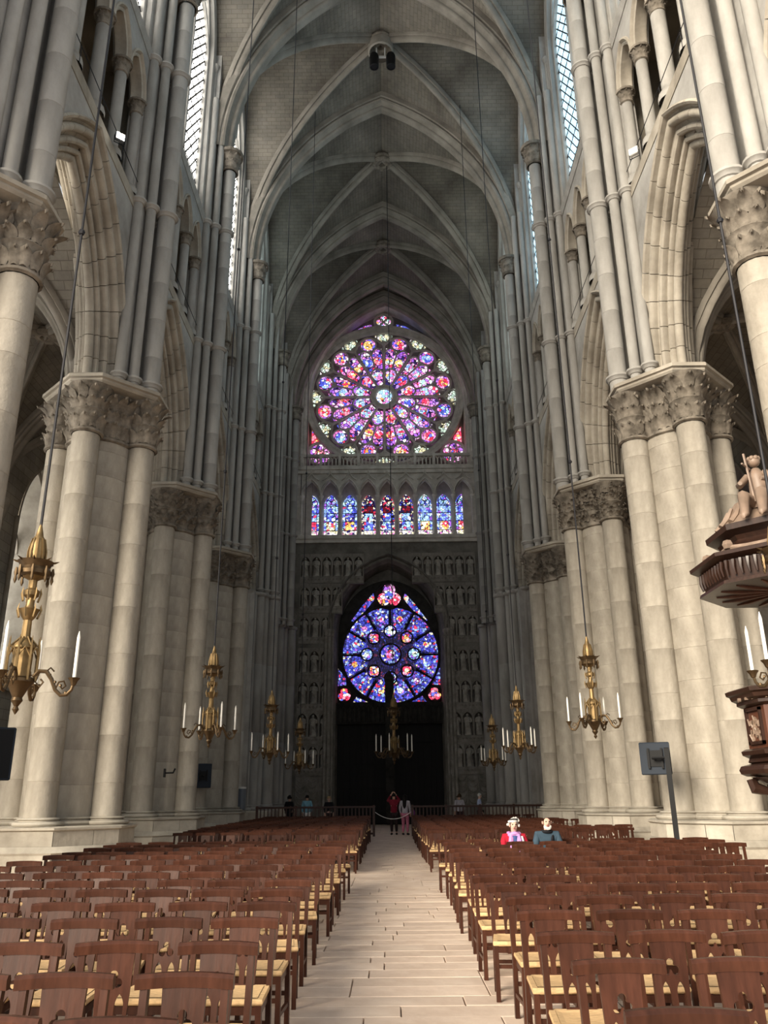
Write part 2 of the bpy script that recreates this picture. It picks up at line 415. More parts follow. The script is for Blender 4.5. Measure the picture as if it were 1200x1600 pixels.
# ------------------------------------------------------------------ floor
floor = structure('floor')
mb = MB()
mb.poly([(-16, -9, -0.03), (16, -9, -0.03), (16, 56, -0.03), (-16, 56, -0.03)], [(-16, -9), (16, -9), (16, 56), (-16, 56)])
mb.build('joint_bed', 'grout', floor)
mb = MB()
for x0, x1, y0, y1 in ((-16, -1.62, -9, 56), (1.98, 16, -9, 56), (-1.62, 1.98, -9, 2.2), (-1.62, 1.98, 40.0, 56)):
    mb.poly([(x0, y0, 0), (x1, y0, 0), (x1, y1, 0), (x0, y1, 0)], [(x0, y0), (x1, y0), (x1, y1), (x0, y1)])
mb.build('side_paving', 'floor', floor)
slab_cache = {}
far_slabs = MB()
y = 2.2; row = 0
while y < 39.95:
    h = min(random.choice([0.34, 0.36, 0.38, 0.40]), 40.0 - y)
    x = -1.62
    while x < 1.97:
        w = random.choice([0.8, 0.95, 1.1, 1.25, 1.4, 1.6])
        if x == -1.62: w = random.choice([0.35, 0.5, 0.7, 0.9])
        if 1.98 - (x + w) < 0.3: w = 1.98 - x
        g = 0.006; dz = random.uniform(-0.0025, 0.0025)
        if y < 16.0:
            key = (round(w, 2), round(h, 2))
            if key not in slab_cache:
                m2 = MB(); m2.bevbox(g, w - g, g, h - g, -0.05, 0, 0.004); slab_cache[key] = m2.mesh('paving_slab', 'slab')
            link('paving_slab', slab_cache[key], floor, (x, y, dz))
        else:
            far_slabs.box(x + g, x + w - g, y + g, y + h - g, -0.04, dz)
        x += w
    y += h
far_slabs.build('far_paving_slabs', 'slab', floor)['kind'] = 'stuff'

# ------------------------------------------------------------------ carved leaf capitals
def leaf(mb, cx, cy, ang, r0, z0, w, h, out, knob=True):
    ca, sa = cos(ang), sin(ang)
    rows = []
    for t, wd in ((0, .55), (.3, .95), (.58, 1.0), (.82, .75), (1.0, .3), (0.93, .12)):
        rr = r0 + out * (t ** 2.2) + (0.5 * out if wd == .12 else 0) * 0.15
        zz = z0 + h * (t - 0.18 * t * t * t) - (0.10 * h if wd == .12 else 0)
        row = []
        for u in (-1, -.5, 0, .5, 1):
            bulge = 0.14 * w * (1 - abs(u)) + (0.05 * w if abs(u) == .5 else 0)
            r = rr + bulge; tx = u * w * 0.5 * wd
            row.append((cx + r * ca - tx * sa, cy + r * sa + tx * ca, zz - 0.06 * h * abs(u)))
        rows.append(row)
    mb.grid(rows)
    if knob:
        kr = r0 + out * .9
        mb.ball((cx + kr * ca, cy + kr * sa, z0 + h * 0.80), w * 0.13, 6, 4)

def capital_set(seed, vine=False):
    random.seed(seed)
    bell, fol = MB(), MB()
    zc0, zc1 = 9.95, 11.20
    bell.lathe([(0.80, zc0), (0.86, zc0 + .03), (0.86, zc0 + .09), (0.81, zc0 + .12), (0.82, zc0 + .5), (0.88, zc0 + .95), (1.02, zc1)], 28)
    for q in range(4):
        a = q * pi / 2; c = (1.03 * cos(a), 1.03 * sin(a))
        bell.lathe([(0.345, zc0), (0.40, zc0 + .03), (0.40, zc0 + .08), (0.35, zc0 + .11), (0.355, zc0 + .45), (0.39, zc0 + .56), (0.43, zc0 + .6), (0.39, zc0 + .64), (0.36, zc0 + .68), (0.40, zc0 + 1.0), (0.55, zc1)], 16, c)
        if not vine:
            for tier, (z, hh, n, o) in enumerate(((.12, .42, 8, .13), (.62, .30, 8, .15), (.84, .40, 7, .24))):
                for i in range(n):
                    an = a - 1.9 + 3.8 * (i + .5 * (tier % 2)) / (n - .5)
                    leaf(fol, c[0], c[1], an + random.uniform(-.1, .1), 0.345 + .02 * tier, zc0 + z + random.uniform(-.03, .03), .25, hh, o * random.uniform(.7, 1.3), False)
            for tier, (z, hh, n, o) in enumerate(((.12, .45, 6, .14), (.42, .44, 5, .18), (.76, .46, 5, .30))):
                for i in range(n):
                    an = a + pi / 4 - .50 + 1.0 * (i + .4 * (tier % 2)) / (n - .6)
                    leaf(fol, 0, 0, an + random.uniform(-.05, .05), 0.80 + .03 * tier, zc0 + z + random.uniform(-.04, .04), .27, hh, o * random.uniform(.7, 1.3), False)
        else:
            for t in range(95):
                z = random.uniform(.10, 1.08); an = a + random.uniform(-1.9, 1.9); g = max(0, z - .6) * .3
                leaf(fol, c[0], c[1], an, 0.35 + g, zc0 + z, random.uniform(.13, .2), random.uniform(.14, .22), random.uniform(.06, .16), random.random() < .4)
            for t in range(70):
                z = random.uniform(.10, 1.08); an = a + pi / 4 + random.uniform(-.62, .62); g = max(0, z - .6) * .35
                leaf(fol, 0, 0, an, 0.83 + g, zc0 + z, random.uniform(.13, .2), random.uniform(.14, .22), random.uniform(.06, .18), random.random() < .4)
    ab = MB()
    def plan(k): return [(sx * k, sy * k) for sx, sy in ((1.55, -.42), (1.55, .42), (.42, 1.55), (-.42, 1.55), (-1.55, .42), (-1.55, -.42), (-.42, -1.55), (.42, -1.55))]
    ab.grid([[(x, y, z) for x, y in plan(k)] for k, z in ((.80, 11.18), (.90, 11.21), (.93, 11.26), (.93, 11.31), (.97, 11.33), (.97, 11.41), (.95, Z_AB))], close=True, cap=True)
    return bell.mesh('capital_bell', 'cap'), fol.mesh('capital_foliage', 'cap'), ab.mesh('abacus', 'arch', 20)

def small_capital(r, h, mat='cap', n=9):
    """leafy capital: bell with foliage, square-ish abacus; local z 0..h"""
    b, f = MB(), MB()
    b.lathe([(r * 1.02, 0), (r * 1.22, .03), (r * 1.22, .07), (r * 1.03, .1), (r * 1.05, h * .5), (r * 1.45, h * .82), (r * 1.75, h * .84), (r * 1.8, h * .98), (r * 1.7, h)], 14)
    for tier, (z, o) in enumerate(((.12, .28), (.42, .55))):
        for i in range(n):
            leaf(f, 0, 0, 2 * pi * (i + .5 * tier) / n, r * 1.03, h * z + .02, r * .95, h * .42, r * o, True)
    return b.mesh('capital_bell', mat), f.mesh('capital_leaves', mat)

# ------------------------------------------------------------------ great pillars
def drum(r, h, n, mat='pier', bev=0.012):
    m = MB(); m.lathe([(r - bev, 0), (r, bev), (r, h - bev), (r - bev, h)], n); return m.mesh('drum', mat)

Z_B = 1.30
random.seed(17)
def courses(lo, hi, a, b):
    z, out = lo, []
    while hi - z > b: h = random.uniform(a, b); out.append((z, h)); z += h
    out.append((z, hi - z)); return out
CORE = [(z, drum(0.80, h, 32, bev=.007), h) for z, h in courses(Z_B, 9.95, .5, .78)]
SHAFT = [[(z, drum(0.325, h, 18, bev=.006), h) for z, h in courses(Z_B, 9.95, .5, 1.1)] for _ in range(4)]
cap_variants = [capital_set(3), capital_set(8, True)]
random.seed(5)
plinth_meshes = []
OCT = lambda e, w: [(e, -w), (e, w), (w, e), (-w, e), (-e, w), (-e, -w), (-w, -e), (w, -e)]
for e, w, z0, z1 in ((1.66, .58, 0.0, .62), (1.54, .54, .76, 1.06)):
    pl = OCT(e, w)
    for i in range(8):
        p, q = Vector(pl[i]), Vector(pl[(i + 1) % 8])
        cut = (0, 1) if (q - p).length < 1.35 else ((0, .46, 1) if z0 == 0 else (0, .6, 1))
        for a, b in zip(cut, cut[1:]):
            A, B = p.lerp(q, a), p.lerp(q, b)
            d = (B - A).normalized() * 0.006; A, B = A + d, B - d
            ins = -(A + B).normalized() * 0.35
            m = MB(); bv = 0.012
            quad = lambda k: [(A.x * (1 - k * .01), A.y * (1 - k * .01)), (B.x * (1 - k * .01), B.y * (1 - k * .01)), (B.x * .75, B.y * .75), (A.x * .75, A.y * .75)]
            m.grid([[(x, y, z) for x, y in quad(k)] for k, z in ((1, z0), (0, z0 + bv), (0, z1 - bv), (1, z1))], close=True, cap=True)
            plinth_meshes.append(m.mesh('plinth_block', 'plinth', 25))
pb = MB()
pb.grid([[(x, y, z) for x, y in OCT(e, w)] for e, w, z in ((1.64, .57, .60), (1.68, .59, .66), (1.62, .57, .70), (1.55, .54, .77))], close=True)
pb.grid([[(x, y, z) for x, y in OCT(e, w)] for e, w, z in ((1.52, .53, 1.04), (1.58, .56, 1.08), (1.58, .56, 1.12), (1.48, .52, 1.14))], close=True, cap=True)
for r, c in [(0.80, (0, 0))] + [(0.325, (1.03 * cos(q * pi / 2), 1.03 * sin(q * pi / 2))) for q in range(4)]:
    pb.lathe([(r + .10, 1.12), (r + .17, 1.15), (r + .19, 1.185), (r + .16, 1.22), (r + .07, 1.235), (r + .06, 1.255), (r + .10, 1.275), (r + .07, 1.30), (r - .01, 1.31)], 26, c)
base_mesh = pb.mesh('base_moulding', 'plinth')
def pillar_kit(var):
    bell, fol, ab = cap_variants[var]
    kit = [('plinth_block', m, (0, 0, 0), 0, None, None) for m in plinth_meshes]
    kit.append(('base_moulding', base_mesh, (0, 0, 0), 0, None, None))
    for z, me, h in CORE: kit.append(('core_drum', me, (0, 0, z), 0, None, None))
    for q in range(4):
        for z, me, h in SHAFT[q]: kit.append(('shaft_drum', me, (1.03 * cos(q * pi / 2), 1.03 * sin(q * pi / 2), z), 0, None, None))
    kit += [('capital', bell, (0, 0, 0), 0, None, None), ('abacus', ab, (0, 0, 0), 0, None, None)]
    kit.append(('foliage', fol, (0, 0, 0), 0, len(kit) - 2, 'stuff'))
    return kit
PK = [pillar_kit(0), pillar_kit(1)]
ORD = ['the pillar bearing the wooden pulpit', 'first pillar', 'second pillar', 'third pillar']
for sd in (1, -1):
    for i in range(1, 5):
        n = i - 1
        if sd > 0:
            lab = ['limestone clustered pillar with leafy capital behind the wooden pulpit', 'warm lit clustered pillar with leafy capital, next beyond the pulpit and monitor pole',
                   'clustered limestone pillar, second beyond the pulpit, behind a hanging chandelier', 'clustered limestone pillar, third beyond the pulpit, nearest the barrier on that side'][n]
        else:
            lab = ['clustered limestone pillar with deeply carved capital, straight across from the pulpit', 'broad clustered pillar with acanthus capital, first beyond the one facing the pulpit',
                   'clustered limestone pillar, second beyond the one facing the pulpit', 'clustered limestone pillar with a small monitor, third beyond the one facing the pulpit'][n]
        p = empty('clustered_pillar', (7.34 if sd > 0 else -7.20, YP[i] + SKEW[sd], 0))
        tag(p, lab, 'pillar', 'clustered pillars of the nave')
        kit_spawn(PK[0 if i < 3 else 1], p)

# ------------------------------------------------------------------ nave walls, bay by bay
wall = {1: structure('wall_right'), -1: structure('wall_left')}
a_, h_ = 2.36, 4.4
half = [(0.95, 0.0), (0.95, -0.07), (0.90, -0.11), (0.85, -0.07), (0.84, 0.05), (0.80, 0.08)] + roll((.68, .10), .10, 30, -200, 6) + \
       [(.60, .20), (.52, .26)] + roll((.43, .26), .085, 20, -200, 5) + [(.38, .37), (.30, .40)] + roll((.24, .40), .07, 10, -190, 4) + [(.20, .48)]
prof = half + roll((.12, .55), .11, -60, -300, 8) + [(r, 1.1 - d) for r, d in half[::-1]]
mpA = lambda s, d, z: (XW + d, s, z + Z_AB)
NV = 9
vous = []
for hf in (1, -1):
    for k in range(NV):
        t0, t1 = k / NV + .0016, (k + 1) / NV - .0016
        if k == NV - 1: t1 = 1.0
        taus = [t0, (t0 + t1) / 2, t1]
        cols = [parch(a_, h_, r, taus) for r, d in prof]
        rows = [[mpA(hf * c[i][0], p[1], c[i][1]) for c, p in zip(cols, prof)] for i in range(3)]
        m = MB(); m.grid(rows, cap=True); vous.append(m.mesh('voussoir', 'arch', 40))
m = MB(); arch_sweep(m, a_, h_, [(r + .02, d) for r, d in [(.86, .05), (.66, .24), (.50, .38), (.30, .5)]] + [(.05, .55)] + [(r + .02, 1.1 - d) for r, d in [(.86, .05), (.66, .24), (.50, .38), (.30, .5)][::-1]], 12, mpA)
arch_core = m.mesh('arch_core', 'arch', 40)
m = MB(); wall_over_arch(m, a_, h_, .9, 14, LB / 2, Z_AB, Z_AB, Z_S1, lambda s, z: (XW, s, z))
wall_over_arch(m, a_, h_, .9, 14, LB / 2, Z_AB, Z_AB, Z_S1 + .2, lambda s, z: (XW + 1.1, s, z))
spandrel = m.mesh('spandrel', 'wall', 0)
# triforium
PT = 1.40
m = MB()
ta, th_, tz = .56, 1.02, 20.55
for q in range(4):
    s0 = (q - 1.5) * PT
    for X in (XW, XW + .42):
        wall_over_arch(m, ta, th_, 0.0 if X > XW else .10, 8, PT / 2, tz, tz, Z_S2, lambda s, z, X=X: (X, s + s0, z), (s0, 0))
for sg in (-1, 1):
    m.box(XW, XW + .42, min(sg * 2.8, sg * 3.595), max(sg * 2.8, sg * 3.595), Z_S1, Z_S2)
tri_wall = m.mesh('triforium_wall', 'wall', 0)
m = MB()
for q in range(4):
    s0 = (q - 1.5) * PT
    arch_sweep(m, ta, th_, [(.16, 0.0), (.15, -.04), (.10, -.05), (.06, 0.0)] + roll((.02, .08), .06, 60, -150, 4) + [(0.0, .16), (0.0, .28)] + roll((.02, .35), .05, -170, -330, 4) + [(.1, .42)], 8, lambda s, d, z: (XW + d, s + s0, z + tz))
tri_arch = m.mesh('triforium_arches', 'arch', 40)
m = MB()
m.poly([(XW, -3.595, Z_S1 + .12), (8.6, -3.595, Z_S1 + .12), (8.6, 3.595, Z_S1 + .12), (XW, 3.595, Z_S1 + .12)])
m.poly([(8.6, -3.595, Z_S1), (8.6, 3.595, Z_S1), (8.6, 3.595, Z_S2), (8.6, -3.595, Z_S2)], [(-3.595, 0), (3.595, 0), (3.595, 5.2), (-3.595, 5.2)])
m.poly([(XW, -3.595, Z_S2), (8.6, -3.595, Z_S2), (8.6, 3.595, Z_S2), (XW, 3.595, Z_S2)])
for sg in (-1, 1): m.box(7.22, 8.6, min(sg * 3.3, sg * 3.595), max(sg * 3.3, sg * 3.595), Z_S1, Z_S2)
tri_back = m.mesh('triforium_passage', 'wall_b', 0)
def column_mesh(r):
    m = MB(); z0, z1 = Z_S1 + .12, 20.1
    m.lathe([(r + .12, z0), (r + .12, z0 + .15), (r + .09, z0 + .17), (r + .10, z0 + .22), (r + .03, z0 + .25), (r + .05, z0 + .29), (r, z0 + .32), (r, z1)], 16)
    return m.mesh('column', 'shaft')
colm, colm_big = column_mesh(.155), column_mesh(.185)
tcap = small_capital(.16, .45)
m = MB()
for sg in (1,):
    m.sweep([(XW, -3.595, Z_S1 - .1), (XW, 3.595, Z_S1 - .1)], [(-.02, -.16), (.08, -.13), (.11, -.04), (.20, 0.02), (.20, .12), (.14, .16), (-.02, .2)])
string1 = m.mesh('string_course', 'arch', 40)
m = MB(); m.sweep([(XW, -3.595, Z_S2), (XW, 3.595, Z_S2)], [(-.02, -.12), (.06, -.1), (.13, -.02), (.13, .06), (.08, .1), (-.1, .12)])
string2 = m.mesh('string_course', 'shaft', 40)
m = MB()
m.tube([(XW - .06, -2.95, 17.75), (XW - .06, 2.95, 17.75)], .011, 6)
for s in (-2.95, -1.5, 0.0, 1.5, 2.95): m.tube([(XW - .06, s, Z_S1 + .1), (XW - .06, s, 17.75)], .009, 5)
guard = m.mesh('guard_rail', 'cable')
# clerestory
ca_, ch_, cz, zs = 2.64, 4.6, 30.2, 23.5
m = MB()
wall_over_arch(m, ca_, ch_, .22, 14, LB / 2, cz, Z_S2, 38.0, lambda s, z: (XW + .04, s, z))
clere = m.mesh('clerestory_wall', 'wall', 0)
m = MB()
m.poly([(XW + .04, -2.87, Z_S2 + .1), (XW + .04, 2.87, Z_S2 + .1), (7.24, 2.87, zs + .05), (7.24, -2.87, zs + .05)])
arch_sweep(m, ca_, ch_, [(.24, .04), (.2, .0), (.14, .02)] + roll((.09, .1), .07, 60, -150, 4) + [(.04, .2)] + roll((.0, .3), .07, 60, -150, 4) + [(-.05, .36), (-.05, .44)], 14, lambda s, d, z: (XW + d, s, z + cz), legs=cz - Z_S2 - .1)
for sg in (-1, 1):
    m.tube([(XW + .02, sg * 2.95, Z_S2 + .1), (XW + .02, sg * 2.95, cz)], .085, 10)
    m.lathe([(.09, cz - .35), (.12, cz - .3), (.1, cz - .26), (.17, cz - .05), (.18, cz), (.09, cz + .1)], 10, (XW + .02, sg * 2.95))
clere_rev = m.mesh('window_reveal', 'shaft', 40)
m = MB()
m.bevbox(7.0, 7.24, -.10, .10, zs - .3, cz + .6, .03)
m.tube([(6.97, 0, zs - .3), (6.97, 0, cz)], .07, 8)
mull = m.mesh('mullion', 'shaft')
m = MB()
for sg in (-1, 1):
    arch_sweep(m, 1.26, 2.1, [(.0, 7.06), (.0, 7.2), (.16, 7.2), (.16, 7.06)], 8, lambda s, d, z: (d, s + sg * 1.38, z + cz - .3), close=True)
cyc = cz + 2.35
for R, r in ((1.42, .09), ):
    m.tube([(7.12, R * cos(2 * pi * i / 36), cyc + R * sin(2 * pi * i / 36)) for i in range(36)], r, 8, closed=True)
for k in range(6):
    b = 2 * pi * k / 6
    m.tube([(7.12, .68 * cos(b) + .5 * cos(b + pi * .72 * u), cyc + .68 * sin(b) + .5 * sin(b + pi * .72 * u)) for u in [-1 + 2 * i / 12 for i in range(13)]], .055, 6)
tracery = m.mesh('tracery', 'shaft')
m = MB()
for i in range(9):
    m.tube([(7.15, -2.7, zs + .4 + i * .85), (7.15, 2.7, zs + .4 + i * .85)], .016, 5)
bars = m.mesh('saddle_bars', 'black')
def clere_pane(mat, sg):
    pts = [(sg * .02, zs)] + [(sg * 2.69, zs)] + [(-sg * s, z + cz) for s, z in parch(ca_, ch_, .05, [i / 10 for i in range(11)])]
    m = MB(); m.poly([(7.19, s, z) for s, z in pts], pts); return m.mesh('pane', mat, 0)
PANES = {k: (clere_pane(k, 1), clere_pane(k, -1)) for k in ('q_left', 'q_right', 'q_dim', 'q_dusk')}
wn = 1
for sd in (-1, 1):
    for bi, (y0, y1) in enumerate(BAYS):
        ym = (y0 + y1) / 2 + SKEW[sd]; sc = (sd, (y1 - y0) / LB, 1); lo = (0, ym, 0)
        W = wall[sd]
        for nm, me in (('arch_core', arch_core), ('spandrel', spandrel), ('triforium_wall', tri_wall), ('triforium_arches', tri_arch), ('triforium_passage', tri_back),
                       ('string_course', string1), ('string_course', string2), ('guard_rail', guard), ('clerestory_wall', clere), ('window_reveal', clere_rev)):
            link(nm, me, W, lo, 0, sc)
        for v in vous: link('voussoir', v, W, lo, 0, sc)
        for q in range(5):
            c = link('column', colm_big if q == 2 else colm, W, (sd * (XW + .2), ym + (q - 2) * PT * sc[1], 0))
            k = link('capital', tcap[0], c, (0, 0, 20.1)); f = link('capital_leaves', tcap[1], c, (0, 0, 20.1)); f['kind'] = 'stuff'
        w = structure('window_%d' % wn); wn += 1
        w.location = lo; w.scale = sc
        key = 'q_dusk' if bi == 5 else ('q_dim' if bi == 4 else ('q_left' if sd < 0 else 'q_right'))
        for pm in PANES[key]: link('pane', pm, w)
        link('mullion', mull, w); link('tracery', tracery, w); link('saddle_bars', bars, w)

# vault shafts standing on the pillars
def ring_mesh(r):
    m = MB(); m.lathe([(r - .01, -.10), (r + .03, -.08), (r + .05, -.03), (r + .09, 0), (r + .09, .05), (r + .04, .08), (r - .01, .09)], 18); return m.mesh('shaft_ring', 'shaft')
RB, RT = .235, .135
ringb, ringt = ring_mesh(RB), ring_mesh(RT)
ND = 12; z0s, z1s = 11.44, 25.25
sdrum = drum(RB, (z1s - z0s) / ND, 18, 'shaft', .006)
m = MB(); m.lathe([(RT, Z_AB), (RT, 28.4)], 12); thin = m.mesh('thin_shaft', 'shaft')
scap = small_capital(RB * 1.22, .94, n=11)
tcap2 = small_capital(RT, .38, n=8)
THIN = [(6.42, .40), (6.70, .68)]
def shafts_at(sd, y, W, dx=0.0):
    for i in range(ND): link('shaft_drum', sdrum, W, (sd * (6.1 + dx), y, z0s + i * (z1s - z0s) / ND))
    cp = link('vault_capital', scap[0], W, (sd * (6.1 + dx), y, z1s)); f = link('capital_leaves', scap[1], cp); f['kind'] = 'stuff'
    for z in (11.78, Z_S1, Z_S2): link('shaft_ring', ringb, W, (sd * (6.1 + dx), y, z))
    for tx, ty in THIN:
        for sg in (-1, 1):
            t = link('thin_shaft', thin, W, (sd * (tx + dx), y + sg * ty, 0))
            for z in (11.78, Z_S1, Z_S2): link('shaft_ring', ringt, t, (0, 0, z))
for sd in (-1, 1):
    for i in range(0, 7): shafts_at(sd, YP[i] + SKEW[sd], wall[sd], 0 if i < 5 else -.15)
m = MB()   # wall strip behind each bundle of shafts
m.box(6.6, 7.3, -.62, .62, Z_AB, 38)
strip = m.mesh('shaft_backing', 'wall', 0)
for sd in (-1, 1):
    for i in range(0, 7): link('shaft_backing', strip, wall[sd], (0, YP[i] + SKEW[sd], 0), 0, (sd, 1, 1))

# slender-shafted west pillars, running from floor to vault
cl = [(5.95, 0, .30), (6.25, .52, .15), (6.25, -.52, .15), (6.5, .85, .24), (6.5, -.85, .24), (6.75, 1.22, .15), (6.75, -1.22, .15), (6.95, 1.55, .22), (6.95, -1.55, .22)]
def west_pillar(sd, y, label):
    p = empty('compound_pillar', (sd * 7.2, y, 0)); tag(p, label, 'pillar', 'compound pillars by the west wall')
    b = MB(); b.box(-.55, .9, -1.75, 1.75, 0, 11.44); b.build('pillar_core', 'wall', p, smooth=0)
    b = MB(); b.bevbox(-1.75, .9, -2.0, 2.0, 0, .55, .04); b.bevbox(-1.65, .9, -1.9, 1.9, .55, 1.05, .05); b.build('plinth', 'plinth', p)
    for x, yy, r in cl:
        m = MB(); xx = -(7.2 - x)
        m.lathe([(r + .12, 1.05), (r + .14, 1.12), (r + .03, 1.2), (r + .05, 1.27), (r, 1.31), (r, 4.6), (r - .006, 4.61), (r, 4.62), (r, 7.9), (r - .006, 7.91), (r, 7.92), (r, 11.44)], 14, (sd * xx, yy)); m.build('slender_shaft', 'shaft', p)
    m = MB()
    for x, yy, r in cl:
        xx = -(7.2 - x); m.lathe([(r, 11.34), (r + .07, 11.38), (r + .10, 11.44), (r + .09, 11.52), (r, 11.56)], 14, (sd * xx, yy))
    m.build('shaft_rings', 'shaft', p)
    if sd < 0:
        for o in p.children:
            if o.name.startswith(('pillar_core', 'plinth')): o.scale.x = -1
west_pillar(1, YP[5], 'compound pillar of many slender shafts beyond the barrier, on the pulpit side')
west_pillar(-1, YP[5], 'compound pillar of many slender shafts beyond the barrier, across from the pulpit side')
west_pillar(1, YP[6] + .9, 'compound corner pillar of slender shafts against the carved west wall, pulpit side')
west_pillar(-1, YP[6] + .9, 'compound corner pillar of slender shafts against the carved west wall, away from the pulpit')
for sd in (-1, 1):
    m = MB()
    m.box(min(sd * 6.7, sd * 8), max(sd * 6.7, sd * 8), YP[6] + .6, YW + .2, 0, 38)
    m.build('west_bay_wall', 'wall', wall[sd], smooth=0)
    m = MB()
    for yy, r in ((YW - 1.9, .15), (YW - 1.4, .22), (YW - .9, .15), (YW - .45, .2)):
        m.lathe([(r, 1.0), (r, 27)], 12, (sd * 6.45, yy))
    m.build('corner_shafts', 'shaft', wall[sd])

# ------------------------------------------------------------------ vaults
def vault_web(mb, A, B, c, Rr, zsp, ext=0.3, n=16):
    """four cells of a ribbed vault over x +-A, y +-B"""
    hA = lambda x: zsp + sqrt(max(0.0, Rr * Rr - (abs(x) + c) ** 2))
    arc = [0.0]; N2 = 2 * n
    for j in range(2 * n):
        x0, x1 = -A + A * j / n, -A + A * (j + 1) / n
        arc.append(arc[-1] + hypot(x1 - x0, hA(x1) - hA(x0)))
    for sg in (-1, 1):
        for j in range(2 * n):                       # cells towards the transverse arches
            x0, x1 = -A + A * j / n, -A + A * (j + 1) / n
            P = [(x0, sg * abs(x0) * B / A, hA(x0)), (x1, sg * abs(x1) * B / A, hA(x1)), (x1, sg * B, hA(x1)), (x0, sg * B, hA(x0))]
            mb.poly(P, [(p[1], arc[j if k in (0, 3) else j + 1]) for k, p in enumerate(P)])
        for j in range(2 * n):                       # cells towards the walls
            y0, y1 = -B + B * j / n, -B + B * (j + 1) / n
            z0, z1 = hA(y0 * A / B), hA(y1 * A / B)
            P = [(sg * abs(y0) * A / B, y0, z0), (sg * abs(y1) * A / B, y1, z1), (sg * (A + ext), y1, z1), (sg * (A + ext), y0, z0)]
            mb.poly(P, [(p[0], arc[j if k in (0, 3) else j + 1] * .9) for k, p in enumerate(P)])
    return hA

ceiling = structure('ceiling')
RR = (AH * AH + AA * AA) / (2 * AA); CC = RR - AA
A_v = AA + .75; R_v = RR + .75; B_v = LB / 2
mw = MB(); hA = vault_web(mw, A_v, B_v, CC, R_v, Z_SP)
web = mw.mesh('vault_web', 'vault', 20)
m = MB()
pr = [(.80, -.52), (.50, -.52), (.46, -.46)] + roll((.36, -.38), .11, 0, -190, 4) + [(.22, -.26)] + roll((.12, -.12), .1, -60, -200, 4)
pr = pr + [(r, -d) for r, d in pr[::-1]]
arch_sweep(m, AA, AH, pr, 26, lambda s, d, z: (s, d, z + Z_SP))
trans = m.mesh('transverse_rib', 'rib', 40)
ribp = [(-.24, .12), (-.24, -.02), (-.20, -.10), (-.13, -.08), (-.13, -.16), (-.08, -.27), (0, -.31), (.08, -.27), (.13, -.16), (.13, -.08), (.20, -.10), (.24, -.02), (.24, .12)]
ribs = []
for sg in (-1, 1):
    m = MB(); K = 36
    xs = [-A_v * .985 + 2 * A_v * .985 * i / K for i in range(K + 1)]
    m.sweep([(x, sg * x * B_v / A_v, hA(x)) for x in xs], ribp, close=False)
    ribs.append(m.mesh('diagonal_rib', 'rib', 40))
m = MB()
zb = hA(0)
m.lathe([(.30, zb - .10), (.62, zb - .14), (.66, zb - .28), (.58, zb - .38), (.60, zb - .46), (.50, zb - .54), (.34, zb - .54), (.24, zb - .46), (.22, zb - .1)], 20)
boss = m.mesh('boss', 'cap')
for y in YP: link('transverse_rib', trans, ceiling, (0, y, 0))
for y0, y1 in BAYS:
    lo, sc = (0, (y0 + y1) / 2, 0), (1, (y1 - y0) / LB, 1)
    link('vault_web', web, ceiling, lo, 0, sc)
    for r in ribs: link('diagonal_rib', r, ceiling, lo, 0, sc)
    link('boss', boss, ceiling, lo)
m = MB()
xs = [-A_v - .0 + 2 * A_v * i / 40 for i in range(41)]
zz = [Z_SP + sqrt(max(0, R_v ** 2 - (abs(x) + CC) ** 2)) for x in xs]
m.grid([[(x, YP[6], z) for x, z in zip(xs, zz)], [(x, YW + .3, z) for x, z in zip(xs, zz)]], uvs=[[(YP[6], i * .5) for i in range(41)], [(YW + .3, i * .5) for i in range(41)]])
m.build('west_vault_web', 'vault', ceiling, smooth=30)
link('transverse_rib', trans, ceiling, (0, YW - .9, -.15))

# ------------------------------------------------------------------ aisles
XA0, XA1 = 7.9, 13.6
xc, aw = (XA0 + XA1) / 2, (XA1 - XA0) / 2
aa, ah = aw - .35, 4.0
aR = (ah * ah + aa * aa) / (2 * aa); aC = aR - aa
m = MB(); hB = vault_web(m, aw, B_v, aC, aR + .35, Z_AB, 0.15, 12); aweb = m.mesh('aisle_vault_web', 'vault', 20)
m = MB()
pr2 = [(.38, -.34), (.2, -.34), (.16, -.28)] + roll((.12, -.2), .08, -20, -190, 4) + [(.06, -.1)] + roll((.02, 0), .09, -90, -180, 3)
pr2 = pr2 + [(r, -d) for r, d in pr2[-2::-1]]
arch_sweep(m, aa, ah, pr2, 12, lambda s, d, z: (s, d, z + Z_AB)); atrans = m.mesh('aisle_rib', 'rib', 40)
aribs = []
for sg in (-1, 1):
    m = MB(); xs = [-aw * .98 + 2 * aw * .98 * i / 24 for i in range(25)]
    m.sweep([(x, sg * x * B_v / aw, hB(x)) for x in xs], [(a * .7, b * .7) for a, b in ribp], close=False); aribs.append(m.mesh('aisle_diagonal_rib', 'rib', 40))
m = MB(); zb = hB(0)
m.lathe([(.2, zb - .05), (.42, zb - .1), (.45, zb - .2), (.36, zb - .3), (.2, zb - .3), (.15, zb - .2)], 16); aboss = m.mesh('aisle_boss', 'cap')
m = MB()
wa, wh, wz = 1.35, 2.6, 11.3
wall_over_arch(m, wa, wh, .12, 10, LB / 2, wz, 5.6, 17.2, lambda s, z: (XA1, s, z), (0, .1))
P = [(-LB / 2, 0), (LB / 2, 0), (LB / 2, 5.6), (-LB / 2, 5.6)]
m.poly([(XA1, s, z) for s, z in P], P)
awall = m.mesh('aisle_wall', 'wall_b', 0)
m = MB()
arch_sweep(m, wa, wh, [(.2, -.05), (.12, -.08), (.08, 0), (.06, .08)] + roll((.0, .2), .09, 60, -150, 4) + [(-.05, .35), (-.07, 1.4)], 10, lambda s, d, z: (XA1 + d, s, z + wz), legs=wz - 5.6)
